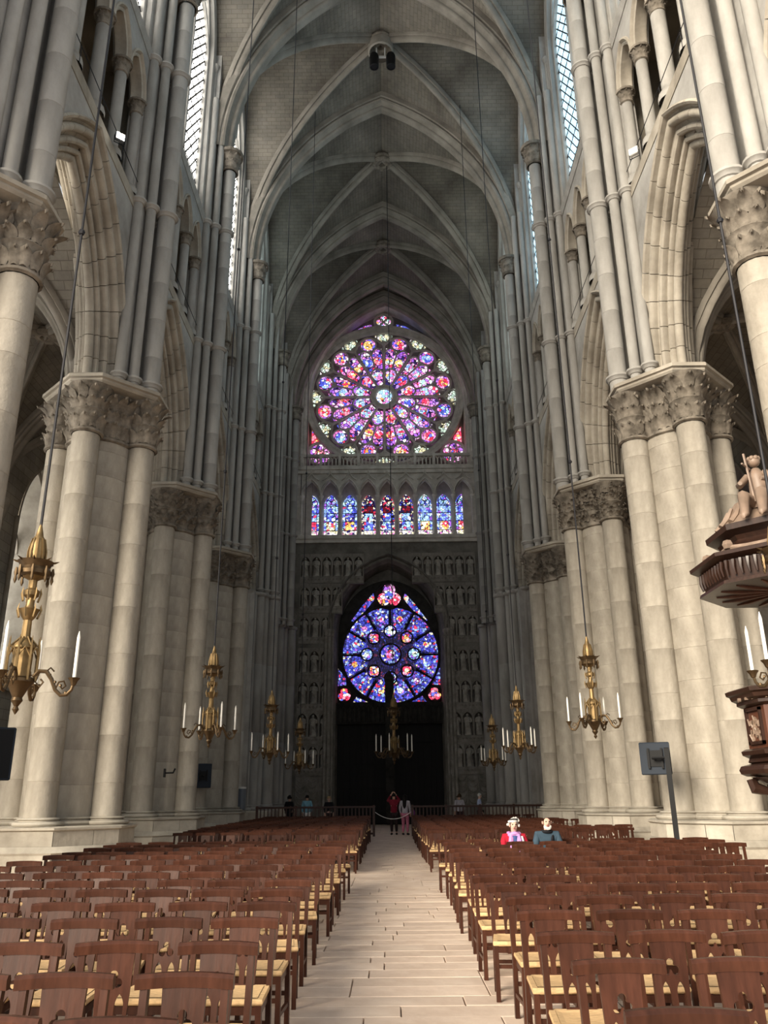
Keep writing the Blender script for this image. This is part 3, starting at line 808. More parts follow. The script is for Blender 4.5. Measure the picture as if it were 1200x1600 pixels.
m.poly([(XA1 - .02, -1.5, 5.5), (XA1 - .02, 1.5, 5.5), (XA1 + 1.42, 1.5, 6.6), (XA1 + 1.42, -1.5, 6.6)])
m.box(XA1 - .14, XA1 + .02, -3.595, 3.595, 5.3, 5.55)
for sg in (-1, 1): m.tube([(XA1 - .05, sg * 1.62, 5.6), (XA1 - .05, sg * 1.62, wz + .2)], .09, 10)
areveal = m.mesh('aisle_window_reveal', 'arch', 40)
m = MB(); m.bevbox(XA1 + 1.1, XA1 + 1.3, -.08, .08, 6.0, wz + .6, .03)
for sg in (-1, 1):
    arch_sweep(m, .58, 1.0, [(.0, 1.14), (.0, 1.28), (.1, 1.28), (.1, 1.14)], 8, lambda s, d, z: (XA1 + d, s + sg * .66, z + wz - .4), close=True)
m.tube([(XA1 + 1.2, .6 * cos(2 * pi * i / 28), wz + 1.2 + .6 * sin(2 * pi * i / 28)) for i in range(28)], .08, 8, closed=True)
amull = m.mesh('mullion', 'arch')
APANE = {}
for k in ('q_aisle', 'q_aisle_boost', 'q_aisle_r'):
    APANE[k] = []
    for sg in (1, -1):
        pts = [(sg * .02, 6.0), (sg * 1.45, 6.0)] + [(-sg * s, z + wz) for s, z in parch(wa, wh, .1, [i / 8 for i in range(9)])]
        m = MB(); m.poly([(XA1 + 1.3, s, z) for s, z in pts], pts); APANE[k].append(m.mesh('pane', k, 0))
m = MB()
for yy, r in ((-.42, .13), (0, .2), (.42, .13)):
    m.lathe([(r + .12, 0), (r + .12, 1.0), (r + .14, 1.1), (r, 1.25), (r, 10.6), (r + .05, 10.65), (r + .02, 10.75), (r + .18, 11.35), (r + .18, 11.44), (0.01, 11.44)], 14, (XA1 - (.3 if yy == 0 else .16), yy))
resp = m.mesh('respond_shafts', 'arch')
for sd in (-1, 1):
    aW = structure('wall_%s_aisle' % ('right' if sd > 0 else 'left')); aC_ = structure('ceiling_%s_aisle' % ('right' if sd > 0 else 'left'))
    for bi, (y0, y1) in enumerate(BAYS):
        ym = (y0 + y1) / 2 + SKEW[sd]; f = (y1 - y0) / LB; sc = (sd, f, 1)
        link('aisle_vault_web', aweb, aC_, (sd * xc, ym, 0), 0, (1, f, 1))
        for r in aribs: link('aisle_diagonal_rib', r, aC_, (sd * xc, ym, 0), 0, (1, f, 1))
        link('aisle_boss', aboss, aC_, (sd * xc, ym, 0))
        if bi == 0: continue
        link('aisle_wall', awall, aW, (0, ym, 0), 0, sc); link('aisle_window_reveal', areveal, aW, (0, ym, 0), 0, sc)
        w = structure('window_%d' % wn); wn += 1
        w.location = (0, ym, 0); w.scale = sc
        for pm in APANE[('q_aisle_boost' if bi == 1 else 'q_aisle') if sd < 0 else 'q_aisle_r']: link('pane', pm, w)
        link('mullion', amull, w)
    for i in range(7):
        link('aisle_rib', atrans, aC_, (sd * xc, YP[i] + SKEW[sd], 0))
        link('respond_shafts', resp, aW, (0, YP[i] + SKEW[sd], 0), 0, (sd, 1, 1))
    m = MB(); m.box(min(sd * 6.7, sd * 14), max(sd * 6.7, sd * 14), YW, YW + .4, 0, 18); m.build('aisle_end_wall', 'wall', aW, smooth=0)

# ------------------------------------------------------------------ west wall
west_back = structure('wall_west')
west = structure('trim_1')  # front masonry of the west wall itself, grouped apart from its back
XC = 0.08                        # the west front's axis
def mpW(dy): return lambda s, z: (XC + s, YW + dy, z)
m = MB()                        # lower wall with the portal arch
PA, PH, PZ = 3.42, 4.55, 11.75
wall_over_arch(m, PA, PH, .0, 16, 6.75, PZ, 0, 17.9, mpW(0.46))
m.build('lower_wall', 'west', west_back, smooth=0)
m = MB()
arch_sweep(m, PA, PH, [(.55, .32), (.55, -.08), (.46, -.12), (.40, -.02), (.36, .06)] + roll((.24, .12), .11, 40, -190, 5) + [(.08, .2), (.05, .3), (0, .34), (-.12, .9), (-.16, 1.5)], 18, lambda s, d, z: (XC + s, YW + d, z + PZ), legs=PZ)
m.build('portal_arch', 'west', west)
m = MB()
for sg in (-1, 1):
    for dx, dy, r in ((.62, -.05, .10), (.40, .0, .09), (.2, .12, .09)):
        m.lathe([(r + .06, 0), (r + .06, .9), (r + .08, 1.0), (r, 1.15), (r, 11.3), (r + .05, 11.35), (r + .02, 11.42), (r + .08, 11.7), (r + .02, 11.8)], 10, (XC + sg * (PA + dx), YW + dy))
m.build('portal_shafts', 'westlow', west)
m = MB()                        # gallery floor ledge and rose wall
m.box(-6.7, 6.7, YW - .22, YW + .3, 17.85, 18.1); m.box(-6.7, 6.7, YW - .12, YW + .3, 17.6, 17.85)
m.build('gallery_ledge', 'westlit', west, smooth=0)
UA, UH, UZ, UB = 5.75, 8.15, 28.2, 23.05
m = MB(); wall_over_arch(m, UA, UH, .1, 20, 6.75, UZ, UB, 38, mpW(0)); m.build('rose_wall', 'westlit', west, smooth=0)
m = MB()
arch_sweep(m, UA, UH, [(.30, .0), (.26, -.1), (.18, -.12), (.1, -.02)] + roll((.02, .08), .11, 60, -150, 5) + [(-.06, .2)] + roll((-.1, .32), .1, 60, -150, 5) + [(-.18, .45), (-.2, 1.5)], 22, lambda s, d, z: (XC + s, YW + d, z + UZ), legs=UZ - UB)
m.build('rose_arch', 'westlit', west)
m = MB(); m.box(-6.7, 6.7, YW + .3, YW + 1.7, 22.9, 23.1); m.box(-6.7, 6.7, YW - .18, YW + .3, 22.85, 23.1); m.box(-6.7, 6.7, YW - .08, YW + .3, 22.6, 22.86)
m.build('balcony_slab', 'westlit', west, smooth=0)

# gallery of nine lancets
GP, GA, GH, GZ = 1.30, .56, 1.10, 21.0
m = MB()
for q in range(9):
    s0 = (q - 4) * GP
    wall_over_arch(m, GA, GH, .06, 8, GP / 2, GZ, GZ, 22.7, lambda s, z: (XC + s + s0, YW + .06, z))
    wall_over_arch(m, GA, GH, .0, 8, GP / 2, GZ, GZ, 22.7, lambda s, z: (XC + s + s0, YW + .4, z))
for sg in (-1, 1): m.box(min(sg * 5.85, sg * 6.7), max(sg * 5.85, sg * 6.7), YW + .05, YW + 1.2, 18.1, 22.7)
m.build('gallery_front', 'westlit', west, smooth=0)
m = MB(); arch_sweep(m, GA, GH, [(.14, .08), (.13, -.03), (.06, -.06), (.02, .02)] + roll((.0, .1), .05, 60, -150, 4) + [(0, .2), (0, .4)], 8, lambda s, d, z: (s, d, z + GZ))
garch = m.mesh('gallery_arch', 'westlit', 40)
m = MB(); m.tube([(-.5, -.05, 22.1), (-.22, -.06, 22.32), (-.05, -.06, 22.55), (0, -.07, 22.95)], [.05, .05, .05, .04], 6); m.tube([(.5, -.05, 22.1), (.22, -.06, 22.32), (.05, -.06, 22.55), (0, -.07, 22.95)], [.05, .05, .05, .04], 6)
m.ball((0, -.08, 22.95), .09, 6, 4); ghood = m.mesh('gable_hood', 'westlit')
m = MB(); m.lathe([(.16, 18.1), (.16, 18.25), (.12, 18.32), (.14, 18.36), (.095, 18.42), (.095, 20.65), (.13, 20.68), (.1, 20.72), (.2, 20.98), (.2, 21.04), (.01, 21.05)], 12); gcol = m.mesh('gallery_column', 'westlit')
for q in range(9):
    s0 = XC + (q - 4) * GP
    link('gallery_arch', garch, west, (s0, YW, 0)); link('gable_hood', ghood, west, (s0, YW, 0))
for q in range(10): link('gallery_column', gcol, west, (XC + (q - 4.5) * GP, YW + .2, 0))
m = MB()
m.poly([(-6.7, YW + 1.35, 18.0), (6.7, YW + 1.35, 18.0), (6.7, YW + 1.35, 23), (-6.7, YW + 1.35, 23)])
m.poly([(-6.7, YW, 18.1), (6.7, YW, 18.1), (6.7, YW + 1.4, 18.1), (-6.7, YW + 1.4, 18.1)])
m.build('gallery_back', 'westlit', west_back, smooth=0)
def polyprism(pts, y0, y1):
    m = MB(); n = len(pts)
    m.poly([(x, y0, z) for x, z in pts]); m.poly([(x, y1, z) for x, z in pts][::-1])
    for i in range(n):
        (xa, za), (xb, zb_) = pts[i], pts[(i + 1) % n]
        m.poly([(xa, y0, za), (xa, y1, za), (xb, y1, zb_), (xb, y0, zb_)])
    return m
def disc(cx, cz, r, n=14, a0=0): return [(cx + r * cos(a0 + 2 * pi * i / n), cz + r * sin(a0 + 2 * pi * i / n)) for i in range(n)]
GS = 1.335                        # spacing of the glass lancets
LANC = [('g_sky', 'g_blue', 'g_red'), ('g_sky', 'g_blue', 'g_gold'), ('g_blue', 'g_deep', 'g_orange'), ('g_crimson', 'g_white', 'g_blue'), ('g_crimson', 'g_dusk', 'g_blue'),
        ('g_crimson', 'g_dusk', 'g_blue'), ('g_sky', 'g_blue', 'g_orange'), ('g_sky', 'g_sky', 'g_gold'), ('g_sky', 'g_blue', 'g_red')]
yg = YW + 1.25
for q in range(9):
    w = structure('window_%d' % wn); wn += 1
    s0 = XC + (q - 4) * GP; hw = .50
    x_lo, x_hi = (s0 - .02 if q == 0 else s0 - 1), (s0 + .02 if q == 8 else s0 + 1)
    top = [(s0 + s, 20.62 + z) for s, z in arch_pts(hw - .02, .85, 0, 6)]
    bord = MB(); 
    for za, zb_, mk in ((18.25, 18.85, 'g_foot'), (18.85, 19.5, LANC[q][2]), (19.5, 20.1, LANC[q][1] if q not in (3, 4, 5) else 'g_blue'), (20.1, 20.62, LANC[q][0])):
        mk_b = 'g_border' if q in (3, 4, 5) else LANC[q][0]
        u0, u1 = max(s0 - .30, x_lo), min(s0 + .30, x_hi)
        polyprism([(u0, za + .02), (u1, za + .02), (u1, zb_ - .02), (u0, zb_ - .02)], yg, yg + .02).build('pane', mk, w, smooth=0)
        for sg in (-1, 1):
            xa, xb = sorted((s0 + sg * .32, s0 + sg * .48))
            if xa < x_lo or xb > x_hi: continue
            polyprism([(xa, za + .02), (xb, za + .02), (xb, zb_ - .02), (xa, zb_ - .02)], yg, yg + .02).build('border_pane', mk_b if za > 18.3 else 'g_foot', w, smooth=0)
    top = [(max(x_lo, min(x_hi, x)), z) for x, z in top]
    polyprism(top, yg, yg + .02).build('pane', LANC[q][0] if q not in (3, 4, 5) else 'g_border', w, smooth=0)
    if q in (0, 8):
        hm = MB(); e0, e1 = (s0 - .65, s0 - .02) if q == 0 else (s0 + .02, s0 + .65)
        hm.box(e0, e1, YW + .9, YW + 1.34, 18.1, 22.6); hm.build('recess_side', 'westlit', west, smooth=0)
    bm_ = MB()
    for z in (18.85, 19.5, 20.1, 20.62): bm_.box(max(x_lo, s0 - .5), min(x_hi, s0 + .5), yg - .05, yg + .03, z - .018, z + .018)
    for sg in (-.31, .31): bm_.box(s0 + sg - .014, s0 + sg + .014, yg - .04, yg + .03, 18.2, 20.9)
    for b in (0, 1, 2):
        an = pi / 2 + b * 2 * pi / 3
        bm_.tube([(s0 + .2 * cos(an) + .19 * cos(2 * pi * i / 12), yg - .02, 20.98 + .2 * sin(an) * .9 + .19 * sin(2 * pi * i / 12)) for i in range(12)], .025, 5, closed=True)
    bm_.build('glazing_bars', 'black', w)

# balustrade under the rose: posts, rail and little arched bays
m = MB(); m.box(-5.95, 6.1, YW - .16, YW + .08, 23.80, 24.0); m.box(-5.95, 6.1, YW - .10, YW + .05, 23.1, 23.18); m.build('balustrade_rail', 'westlit', west, smooth=0)
m = MB(); m.bevbox(-.09, .09, -.18, .06, 23.1, 24.05, .02); bpost = m.mesh('balustrade_post', 'westlit')
m = MB(); m.box(-.045, .045, -.08, .01, 23.15, 23.62)
for sg in (-1, 1): m.tube([(sg * .0, -.03, 23.58), (sg * .06, -.03, 23.72), (sg * .13, -.03, 23.82)], .04, 5)
bal = m.mesh('baluster', 'westlit')
for q in range(10):
    x0 = XC + (q - 4.5) * 1.30
    link('balustrade_post', bpost, west, (x0, YW, 0))
    if q < 9:
        for k in range(1, 5): link('baluster', bal, west, (x0 + k * .26, YW, 0))

# great rose window
RC, RR_ = (XC - .13, 29.02), 5.36
yr = YW + 1.2
rw = structure('window_%d' % wn); wn += 1
random.seed(21)
def pol(r, deg, c=RC, R=RR_): return (c[0] + R * r * cos(radians(deg)), c[1] + R * r * sin(radians(deg)))
def pane(pts, mk, dy=0.0, par=None, nm='pane'):
    return polyprism(pts, (yr if par is None else par[1]) + dy, (yr if par is None else par[1]) + dy + .03).build(nm, mk, rw if par is None else par[0], smooth=0)
def wedge(r0, r1, d0, d1, k=4, **kw):
    return [pol(r0, d0 + (d1 - d0) * i / k, **kw) for i in range(k + 1)] + [pol(r1, d1 + (d0 - d1) * i / k, **kw) for i in range(k + 1)]
medal = ['g_red', 'g_white', 'g_blue', 'g_orange', 'g_white', 'g_red']
pane(disc(RC[0], RC[1], RR_ * .12, 16), 'g_white')
for k in range(12):
    c = 15 + 30 * k
    body = ['g_purple', 'g_pink'][random.random() < (.62 if (c > 270 or c < 100) else .25)]
    pane(wedge(.20, .44, c - 12, c + 12), random.choice(['g_purple', 'g_pink']))
    px = pol(.335, c); pane(disc(px[0], px[1], RR_ * .062), random.choice(medal), -.05, nm='medallion')
    for sg in (-1, 1):
        pane(wedge(.45, .76, c + sg * .7, c + sg * 12.5, 3), body if random.random() < .7 else random.choice(['g_purple', 'g_pink']))
        px = pol(.565, c + sg * 6.8); pane(disc(px[0], px[1], RR_ * .058), random.choice(medal), -.05, nm='medallion')
    px = pol(.835, c); pane(disc(px[0], px[1], RR_ * .105, 16), body, -.02)
    pane(disc(px[0], px[1], RR_ * .068), ['g_red', 'g_blue', 'g_red', 'g_orange', 'g_red', 'g_blue'][k % 6], -.06, nm='medallion')
    a = 30 * k
    for j in range(3):
        t = pol(.915, a); an = radians(a + 60 + 120 * j)
        pane(disc(t[0] + .26 * cos(an), t[1] + .26 * sin(an), .235, 10), 'g_green', nm='trefoil_pane')
    for sg in (-1, 1):
        t = pol(.955, a + sg * 6.3); pane(disc(t[0], t[1], .10, 6), 'g_green', nm='corner_pane')
trc = MB()
def bar(pts, r=.1, closed=False, y=None): trc.tube([(x, (yr - .12) if y is None else y, z) for x, z in pts], r, 6, closed=closed)
bar(disc(RC[0], RC[1], RR_ * .135, 24), .15, True); bar(disc(RC[0], RC[1], RR_ * .165, 24), .12, True)
bar(disc(RC[0], RC[1], RR_ * 1.0, 60), .16, True)
for k in range(12):
    a = 30 * k; c = a + 15
    bar([pol(.17, a), pol(.80, a)], .095)
    bar([pol(.44, c), pol(.74, c)], .06)
    # rounded end of each petal, inner arch and end circle
    bar([pol(.80 + .135 * sin(pi * u), a + 30 * u) if 0 < u < 1 else pol(.80, a + 30 * u) for u in [i / 10 for i in range(11)]], .09)
    bar([pol(.34 + .10 * sin(pi * u) ** .7, a + 30 * u) for u in [.07 + .86 * i / 8 for i in range(9)]], .07)
    for sg in (0, 1):
        bar([pol(.66 + .095 * sin(pi * u) ** .8, a + 15 * sg + 15 * u) for u in [i / 6 for i in range(7)]], .07)
    p = pol(.835, c); bar(disc(p[0], p[1], RR_ * .110, 18), .06, True)
    t = pol(.915, a); bar(disc(t[0], t[1], .52, 14), .06, True)
    bar([pol(.80, a), pol(.845, a)], .12); bar([pol(.865 + .0, a), pol(.83, a - 4)], .06); bar([pol(.865, a), pol(.83, a + 4)], .06)
    for r in (.5, .62): bar([pol(r, a + 2), pol(r, a + 28)], .022)
trc.build('tracery', 'westlit', rw)
# solid stone between the petal heads and the outer rim
m = MB()
for k in range(12):
    a = 30 * k
    rows = []
    for u in [i / 14 for i in range(15)]:
        dg = a + 30 * u; rows.append([(pol(.81 + .135 * sin(pi * u), dg)[0], yr - .02, pol(.81 + .135 * sin(pi * u), dg)[1]), (pol(1.0, dg)[0], yr - .02, pol(1.0, dg)[1])])
rim = MB()
rim.grid([[(RC[0] + r * cos(2 * pi * i / 72), yr + d, RC[1] + r * sin(2 * pi * i / 72)) for r, d in ((RR_ * .985, .05), (RR_ * .985, -.14), (RR_ + .08, -.2), (RR_ + .12, -.3), (RR_ + .22, -.32), (RR_ + .26, -.42), (RR_ + .42, -.44), (RR_ + .46, -.36), (RR_ + .46, .1))] for i in range(72)], closeu=True)
rim.build('rose_rim', 'westlit', rw)
# spandrel glazing above and below the circle, held in stone
m = MB()
plate = [(XC + s, UZ + z) for s, z in arch_pts(UA, UH, -.1, 20)]
lo_ = [(XC - UA + .1, 23.1), (XC + UA - .1, 23.1)]
pw = [(XC - UA + .1, 23.1)] + plate + [(XC + UA - .1, 23.1)]
m.poly([(x, yr + .10, z) for x, z in pw]); m.build('backing_stone', 'west', rw, smooth=0)  # darker stone tone paints in the shade behind the balustrade
for sg in (-1, 1):
    x0 = XC - .1
    pane([(x0 + sg * .82, 34.62), (x0 + sg * .95, 35.15), (x0 + sg * 1.6, 34.98), (x0 + sg * 2.4, 34.42), (x0 + sg * 3.3, 33.62), (x0 + sg * 3.1, 33.48), (x0 + sg * 2.0, 34.22)], 'g_deep' if sg > 0 else 'g_purple', -.02, nm='spandrel_pane')
    bx = XC + sg * 4.72
    pane(disc(bx, 24.55, .78, 18), 'g_pink', -.05, nm='corner_pane'); pane(disc(bx, 24.55, .33, 10), 'g_red', -.09, nm='medallion')
    m = MB(); m.tube([(x, yr - .12, z) for x, z in disc(bx, 24.55, .86, 24)], .12, 6, closed=True)
    for j in range(5):
        an = radians(90 + 72 * j); m.tube([(x, yr - .1, z) for x, z in disc(bx + .5 * cos(an), 24.55 + .5 * sin(an), .27, 12)], .045, 5, closed=True)
    m.build('corner_tracery', 'westlit', rw)
    pane([(XC + sg * 5.35, 25.4), (XC + sg * 5.35, 26.6), (XC + sg * 4.75, 25.75), (XC + sg * 4.85, 25.35)], 'g_red', -.03, nm='corner_pane')
x0 = XC - .12
for j in range(4):
    an = pi / 2 * j; pane(disc(x0 + .30 * cos(an), 35.30 + .30 * sin(an), .27, 12), 'g_white', -.05, nm='quatrefoil_pane')
m = MB(); m.tube([(x, yr - .12, z) for x, z in disc(x0, 35.30, .68, 24)], .10, 6, closed=True)
for j in range(4):
    an = pi / 2 * j; m.tube([(x, yr - .12, z) for x, z in disc(x0 + .31 * cos(an), 35.30 + .31 * sin(an), .28, 14)], .05, 5, closed=True)
m.build('quatrefoil', 'westlit', rw)

# rose over the portal
lw = structure('window_%d' % wn); wn += 1
yl = YW + .9; LC, LR = (XC + .1, 10.28), 3.16
par = (lw, yl)
def lp_(r, d): return pol(r, d, LC, LR)
back = [(XC - 3.3, 7.2)] + [(XC + s, 11.75 + z) for s, z in arch_pts(3.25, 3.5, 0, 14)] + [(XC + 3.3, 7.2)]
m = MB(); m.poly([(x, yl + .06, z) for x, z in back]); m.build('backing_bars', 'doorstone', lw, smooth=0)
m = MB(); m.poly([(XC - 3.8, YW + 1.52, 5), (XC + 3.8, YW + 1.52, 5), (XC + 3.8, YW + 1.52, 17.9), (XC - 3.8, YW + 1.52, 17.9)]); m.build('portal_back', 'west', west_back, smooth=0)
pane(disc(LC[0], LC[1], LR * .60, 32), 'g_dusk', .02, par, 'ground_pane'); pane(disc(LC[0], LC[1], LR * .205, 16), 'g_deep', 0, par); pane(disc(LC[0], LC[1], LR * .09, 10), 'g_white', -.04, par, 'medallion')
for k in range(12):
    c = 15 + 30 * k
    pane([lp_(.50, c - 6), lp_(.54, c - 11), lp_(.70, c - 13.2), lp_(.97, c - 14.0)] + [lp_(.985, c + j) for j in (-8, 0, 8)] + [lp_(.97, c + 14.0), lp_(.70, c + 13.2), lp_(.54, c + 11), lp_(.50, c + 6)], 'g_deep', 0, par)
    p = lp_(.76, c); pane(disc(p[0], p[1], LR * .062, 12), ['g_gold', 'g_blue', 'g_pink', 'g_white', 'g_orange', 'g_blue'][(k * 5) % 6], -.04, par, 'medallion')
for k in range(8):
    p = lp_(.49 if k % 2 == 0 else .47, 45 * k)
    pane(disc(p[0], p[1], LR * .12, 14 if k % 2 == 0 else 4, pi / 4), 'g_sky' if k % 2 == 0 else 'g_red', -.01, par)
    pane(disc(p[0], p[1], LR * .05, 8), 'g_green' if k % 2 == 0 else 'g_gold', -.04, par, 'medallion')
tx, tz_ = XC + .05, 14.15
for j in range(3):
    an = pi / 2 + 2 * pi * j / 3; pane(disc(tx + .42 * cos(an), tz_ + .42 * sin(an), .42, 14), 'g_red' if j else 'g_pink', 0, par); 
pane(disc(tx, tz_ + .05, .30, 12), 'g_blue', -.03, par, 'medallion')
for sg in (-1, 1):
    pane([(tx + sg * .95, 13.95), (tx + sg * 1.05, 14.35), (tx + sg * 1.75, 13.55), (tx + sg * 2.5, 12.5), (tx + sg * 2.35, 12.45), (tx + sg * 1.6, 13.15)], 'g_deep', 0, par, 'spandrel_pane')
    p = (tx + sg * 1.15, 14.0); pane(disc(p[0], p[1], .16, 8), 'g_gold', -.03, par, 'medallion')
    bx = XC + sg * 2.88
    for j in range(3):
        an = pi / 2 + 2 * pi * j / 3; pane(disc(bx + .23 * cos(an), 7.72 + .23 * sin(an), .23, 12), 'g_red', -.02, par, 'trefoil_pane')
    pane([(XC + sg * 3.28, 8.3), (XC + sg * 3.28, 9.4), (XC + sg * 2.8, 8.8), (XC + sg * 2.75, 8.35)], 'g_deep', 0, par, 'spandrel_pane')
    pane([(XC + sg * 2.35, 7.28), (XC + sg * 1.4, 7.28), (XC + sg * 2.1, 7.62)], 'g_deep', 0, par, 'spandrel_pane')
trc = MB(); yb = yl - .08
bar(disc(LC[0], LC[1], LR * 1.0, 48), .08, True, yb); bar(disc(LC[0], LC[1], LR * .215, 20), .06, True, yb)
for k in range(12):
    bar([lp_(.62, 30 * k), lp_(1.0, 30 * k)], .04, y=yb)
    c = 15 + 30 * k
    bar([lp_(.99, c - 13.6), lp_(.68, c - 12.6), lp_(.54, c - 9.5), lp_(.50, c), lp_(.54, c + 9.5), lp_(.68, c + 12.6), lp_(.99, c + 13.6)], .025, y=yb)
for k in range(8): p = lp_(.48, 45 * k); bar(disc(p[0], p[1], LR * .125, 14), .05, True, yb)
bar(disc(tx, tz_, .88, 20), .08, True, yb)
for sg in (-1, 1): bar(disc(XC + sg * 2.88, 7.72, .48, 16), .07, True, yb)
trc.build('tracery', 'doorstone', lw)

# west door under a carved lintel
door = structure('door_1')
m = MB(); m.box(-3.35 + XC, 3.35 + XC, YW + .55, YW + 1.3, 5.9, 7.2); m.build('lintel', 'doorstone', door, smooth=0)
lf = MB()
random.seed(4)
for i in range(22):
    x = XC - 3.1 + i * .295
    lf.lathe([(.11, 6.0), (.13, 6.3), (.09, 6.6), (.11, 6.75), (.02, 6.95)], 7, (x, YW + .52 + random.uniform(-.03, .03)))
    lf.tube([(x - .14, YW + .5, 6.9), (x, YW + .48, 7.08), (x + .14, YW + .5, 6.9)], .03, 5)
lf.build('lintel_carving', 'doorstone', door)['kind'] = 'stuff'
m = MB(); m.bevbox(XC - .28, XC + .28, YW + .35, YW + .9, 0, 8.6, .06); m.lathe([(.3, 8.5), (.34, 8.6), (.22, 8.9), (.05, 9.2)], 8, (XC, YW + .6)); m.build('trumeau', 'doorstone', door)
m = MB(); m.bevbox(0, .36, YW + .86, YW + .95, .05, 5.9, .012); plk = m.mesh('plank', 'doorwood')
for sg in (-1, 1):
    lfm = link('door_leaf', None, door)
    for i in range(8): link('plank', plk, lfm, (XC + (.28 + i * .37 if sg > 0 else -.28 - (i + 1) * .37), 0, 0))
    bmh = MB()
    for z in (.6, 2.0, 3.4, 4.8): bmh.box(XC + sg * 1.7 - 1.4, XC + sg * 1.7 + 1.4, YW + .82, YW + .87, z, z + .12)
    bmh.build('door_rails', 'doorwood', lfm)
m = MB(); m.poly([(-3.4 + XC, YW + 1.0, 0), (3.4 + XC, YW + 1.0, 0), (3.4 + XC, YW + 1.0, 7.2), (-3.4 + XC, YW + 1.0, 7.2)]); m.build('door_backing', 'doorwood', door, smooth=0)

# niches with carved figures
NWd = .66
def niche_mesh(w, h):
    m = MB(); a = w * .41; hh = a * 1.4
    wall_over_arch(m, a, hh, 0, 6, w / 2, h - .22 - hh, .0, h, lambda s, z: (s, 0, z))
    arch_sweep(m, a, hh, [(0, 0), (-.01, .44)], 6, lambda s, d, z: (s, d, z + h - .22 - hh), legs=h - .22 - hh)
    arch_sweep(m, a, hh, [(.07, 0), (.06, -.035), (.02, -.035), (0, 0)], 6, lambda s, d, z: (s, d, z + h - .22 - hh), legs=h - .22 - hh)
    m.poly([(-a - .02, .44, 0), (a + .02, .44, 0), (a + .02, .44, h - .1), (-a - .02, .44, h - .1)])
    return m.mesh('niche', 'westlow', 30)
def statue_mesh(seed, h):
    rnd = random.Random(seed); m = MB(); rows = []
    lean = rnd.uniform(-.05, .05); n = 14
    for t, rx, ry in ((0, .17, .12), (.12, .16, .115), (.3, .145, .11), (.5, .15, .11), (.62, .155, .11), (.74, .175, .105), (.80, .16, .09), (.835, .07, .06), (.85, .05, .05)):
        rows.append([(lean * sin(t * 3) + rx * h / 1.1 * (1 + .10 * cos(5 * 2 * pi * j / n + seed) * (t < .7)) * cos(2 * pi * j / n), ry * h / 1.1 * (1 + .1 * cos(5 * 2 * pi * j / n + seed) * (t < .7)) * sin(2 * pi * j / n), t * h) for j in range(n)])
    m.grid(rows, close=True, cap=True)
    m.ball((lean * .4, -.01, h * .925), h * .075, 10, 7, (.85, .95, 1.1))
    for sg in (-1, 1):
        e = rnd.uniform(-.05, .08)
        m.tube([(sg * .15 * h, 0, .77 * h), (sg * .18 * h, -.03, .6 * h), (sg * rnd.uniform(.02, .1) * h, -.13, (.58 + e) * h)], [.05 * h, .045 * h, .03 * h], 7)
    m.tube([(-.12 * h, -.11, .55 * h), (0, -.14, .42 * h), (.13 * h, -.10, .2 * h)], [.03, .035, .02], 6)
    m.box(-.2, .2, -.13, .15, -.06, 0)
    return m.mesh('statue', 'statue')
ROWS = [(15.30, 1.55, 6), (13.30, 1.50, 4), (11.30, 1.50, 3), (9.05, 1.55, 3), (7.10, 1.55, 3), (5.12, 1.60, 3), (3.26, 1.50, 3)]
NM = {h: niche_mesh(.70, h) for h in (1.50, 1.55, 1.60)}
ST = [statue_mesh(s, 1.24) for s in (1, 2, 3, 4, 5, 6)]
words = ['top', 'second', 'third', 'fourth', 'fifth', 'sixth', 'lowest']
cnt = 0
for sg in (-1, 1):
    for ri, (z, h, n) in enumerate(ROWS):
        x_out = (-5.72 if sg < 0 else 5.86)
        for k in range(n):
            x = x_out - sg * (k * .70 + .35) + (0.0)
            if ri >= 2 and sg > 0: x += [0, 0, 0, .02, .08, .12, .16, .2][ri]
            link('niche', NM[h], west, (x, YW + .0, z))
            s = link('niche_statue', ST[cnt % 6], None, (x, YW + .09, z + .07)); cnt += 1
            tag(s, 'carved stone figure in a niche, %s row, %s from the corner pillar, %s side' % (words[ri], ['first', 'second', 'third', 'fourth', 'fifth', 'sixth'][k], 'pulpit' if sg > 0 else 'far'), 'statue', 'carved figures in the west wall niches')
        # strip of carved leaves beneath the row
        m = MB(); xa = x_out - sg * n * .70; m.box(min(x_out, xa), max(x_out, xa), YW - .02, YW + .3, z - .42, z)
        for i in range(n * 3):
            xx = x_out - sg * (i + .5) * .70 / 3; leaf(m, xx, YW + .02, -pi / 2, 0.0, z - .40, .22, .34, .06, False)
        m.build('foliage_panel', 'westlow', west)
        if ri < 6:
            zt = ROWS[ri][0] - .42; zb2 = ROWS[ri + 1][0] + ROWS[ri + 1][1]
            if zt > zb2:
                m = MB(); xe = xa; m.box(min(x_out, xe), max(x_out, xe), YW, YW + .3, zb2, zt); m.build('niche_band', 'west', west, smooth=0)
    m = MB(); xa, xb = (-5.72, -3.62) if sg < 0 else (4.0, 6.1)
    m.box(xa, xb, YW + .05, YW + .3, 0, 2.84); m.build('dado', 'westlow', west, smooth=0)
    m = MB(); m.box(xa, xb, YW - .06, YW + .3, 0, 1.0); m.build('dado_bench', 'west', west, smooth=0)
    for k in range(3):
        x0 = xa + .06 + k * .69
        for j in range(5):
            zt = 2.74 - j * .32; m = MB()
            m.tube([(x0 + .66 * u, YW + .02, zt - .30 * (1 - (2 * u - 1) ** 2)) for u in [i / 8 for i in range(9)]], .035, 6); m.build('drapery_fold', 'westlow', west)
        m = MB(); m.tube([(x0, YW + .02, 2.75), (x0, YW + .0, 1.05)], [.03, .06], 6); m.build('drapery_fold', 'westlow', west)
pR = (PH * PH + PA * PA) / (2 * PA); pC = pR - PA
def portal_w(z):
    if z < PZ: return PA + .5
    q = (pR + .5) ** 2 - (z - PZ) ** 2
    return max(0.0, sqrt(q) - pC) if q > 0 else 0.0
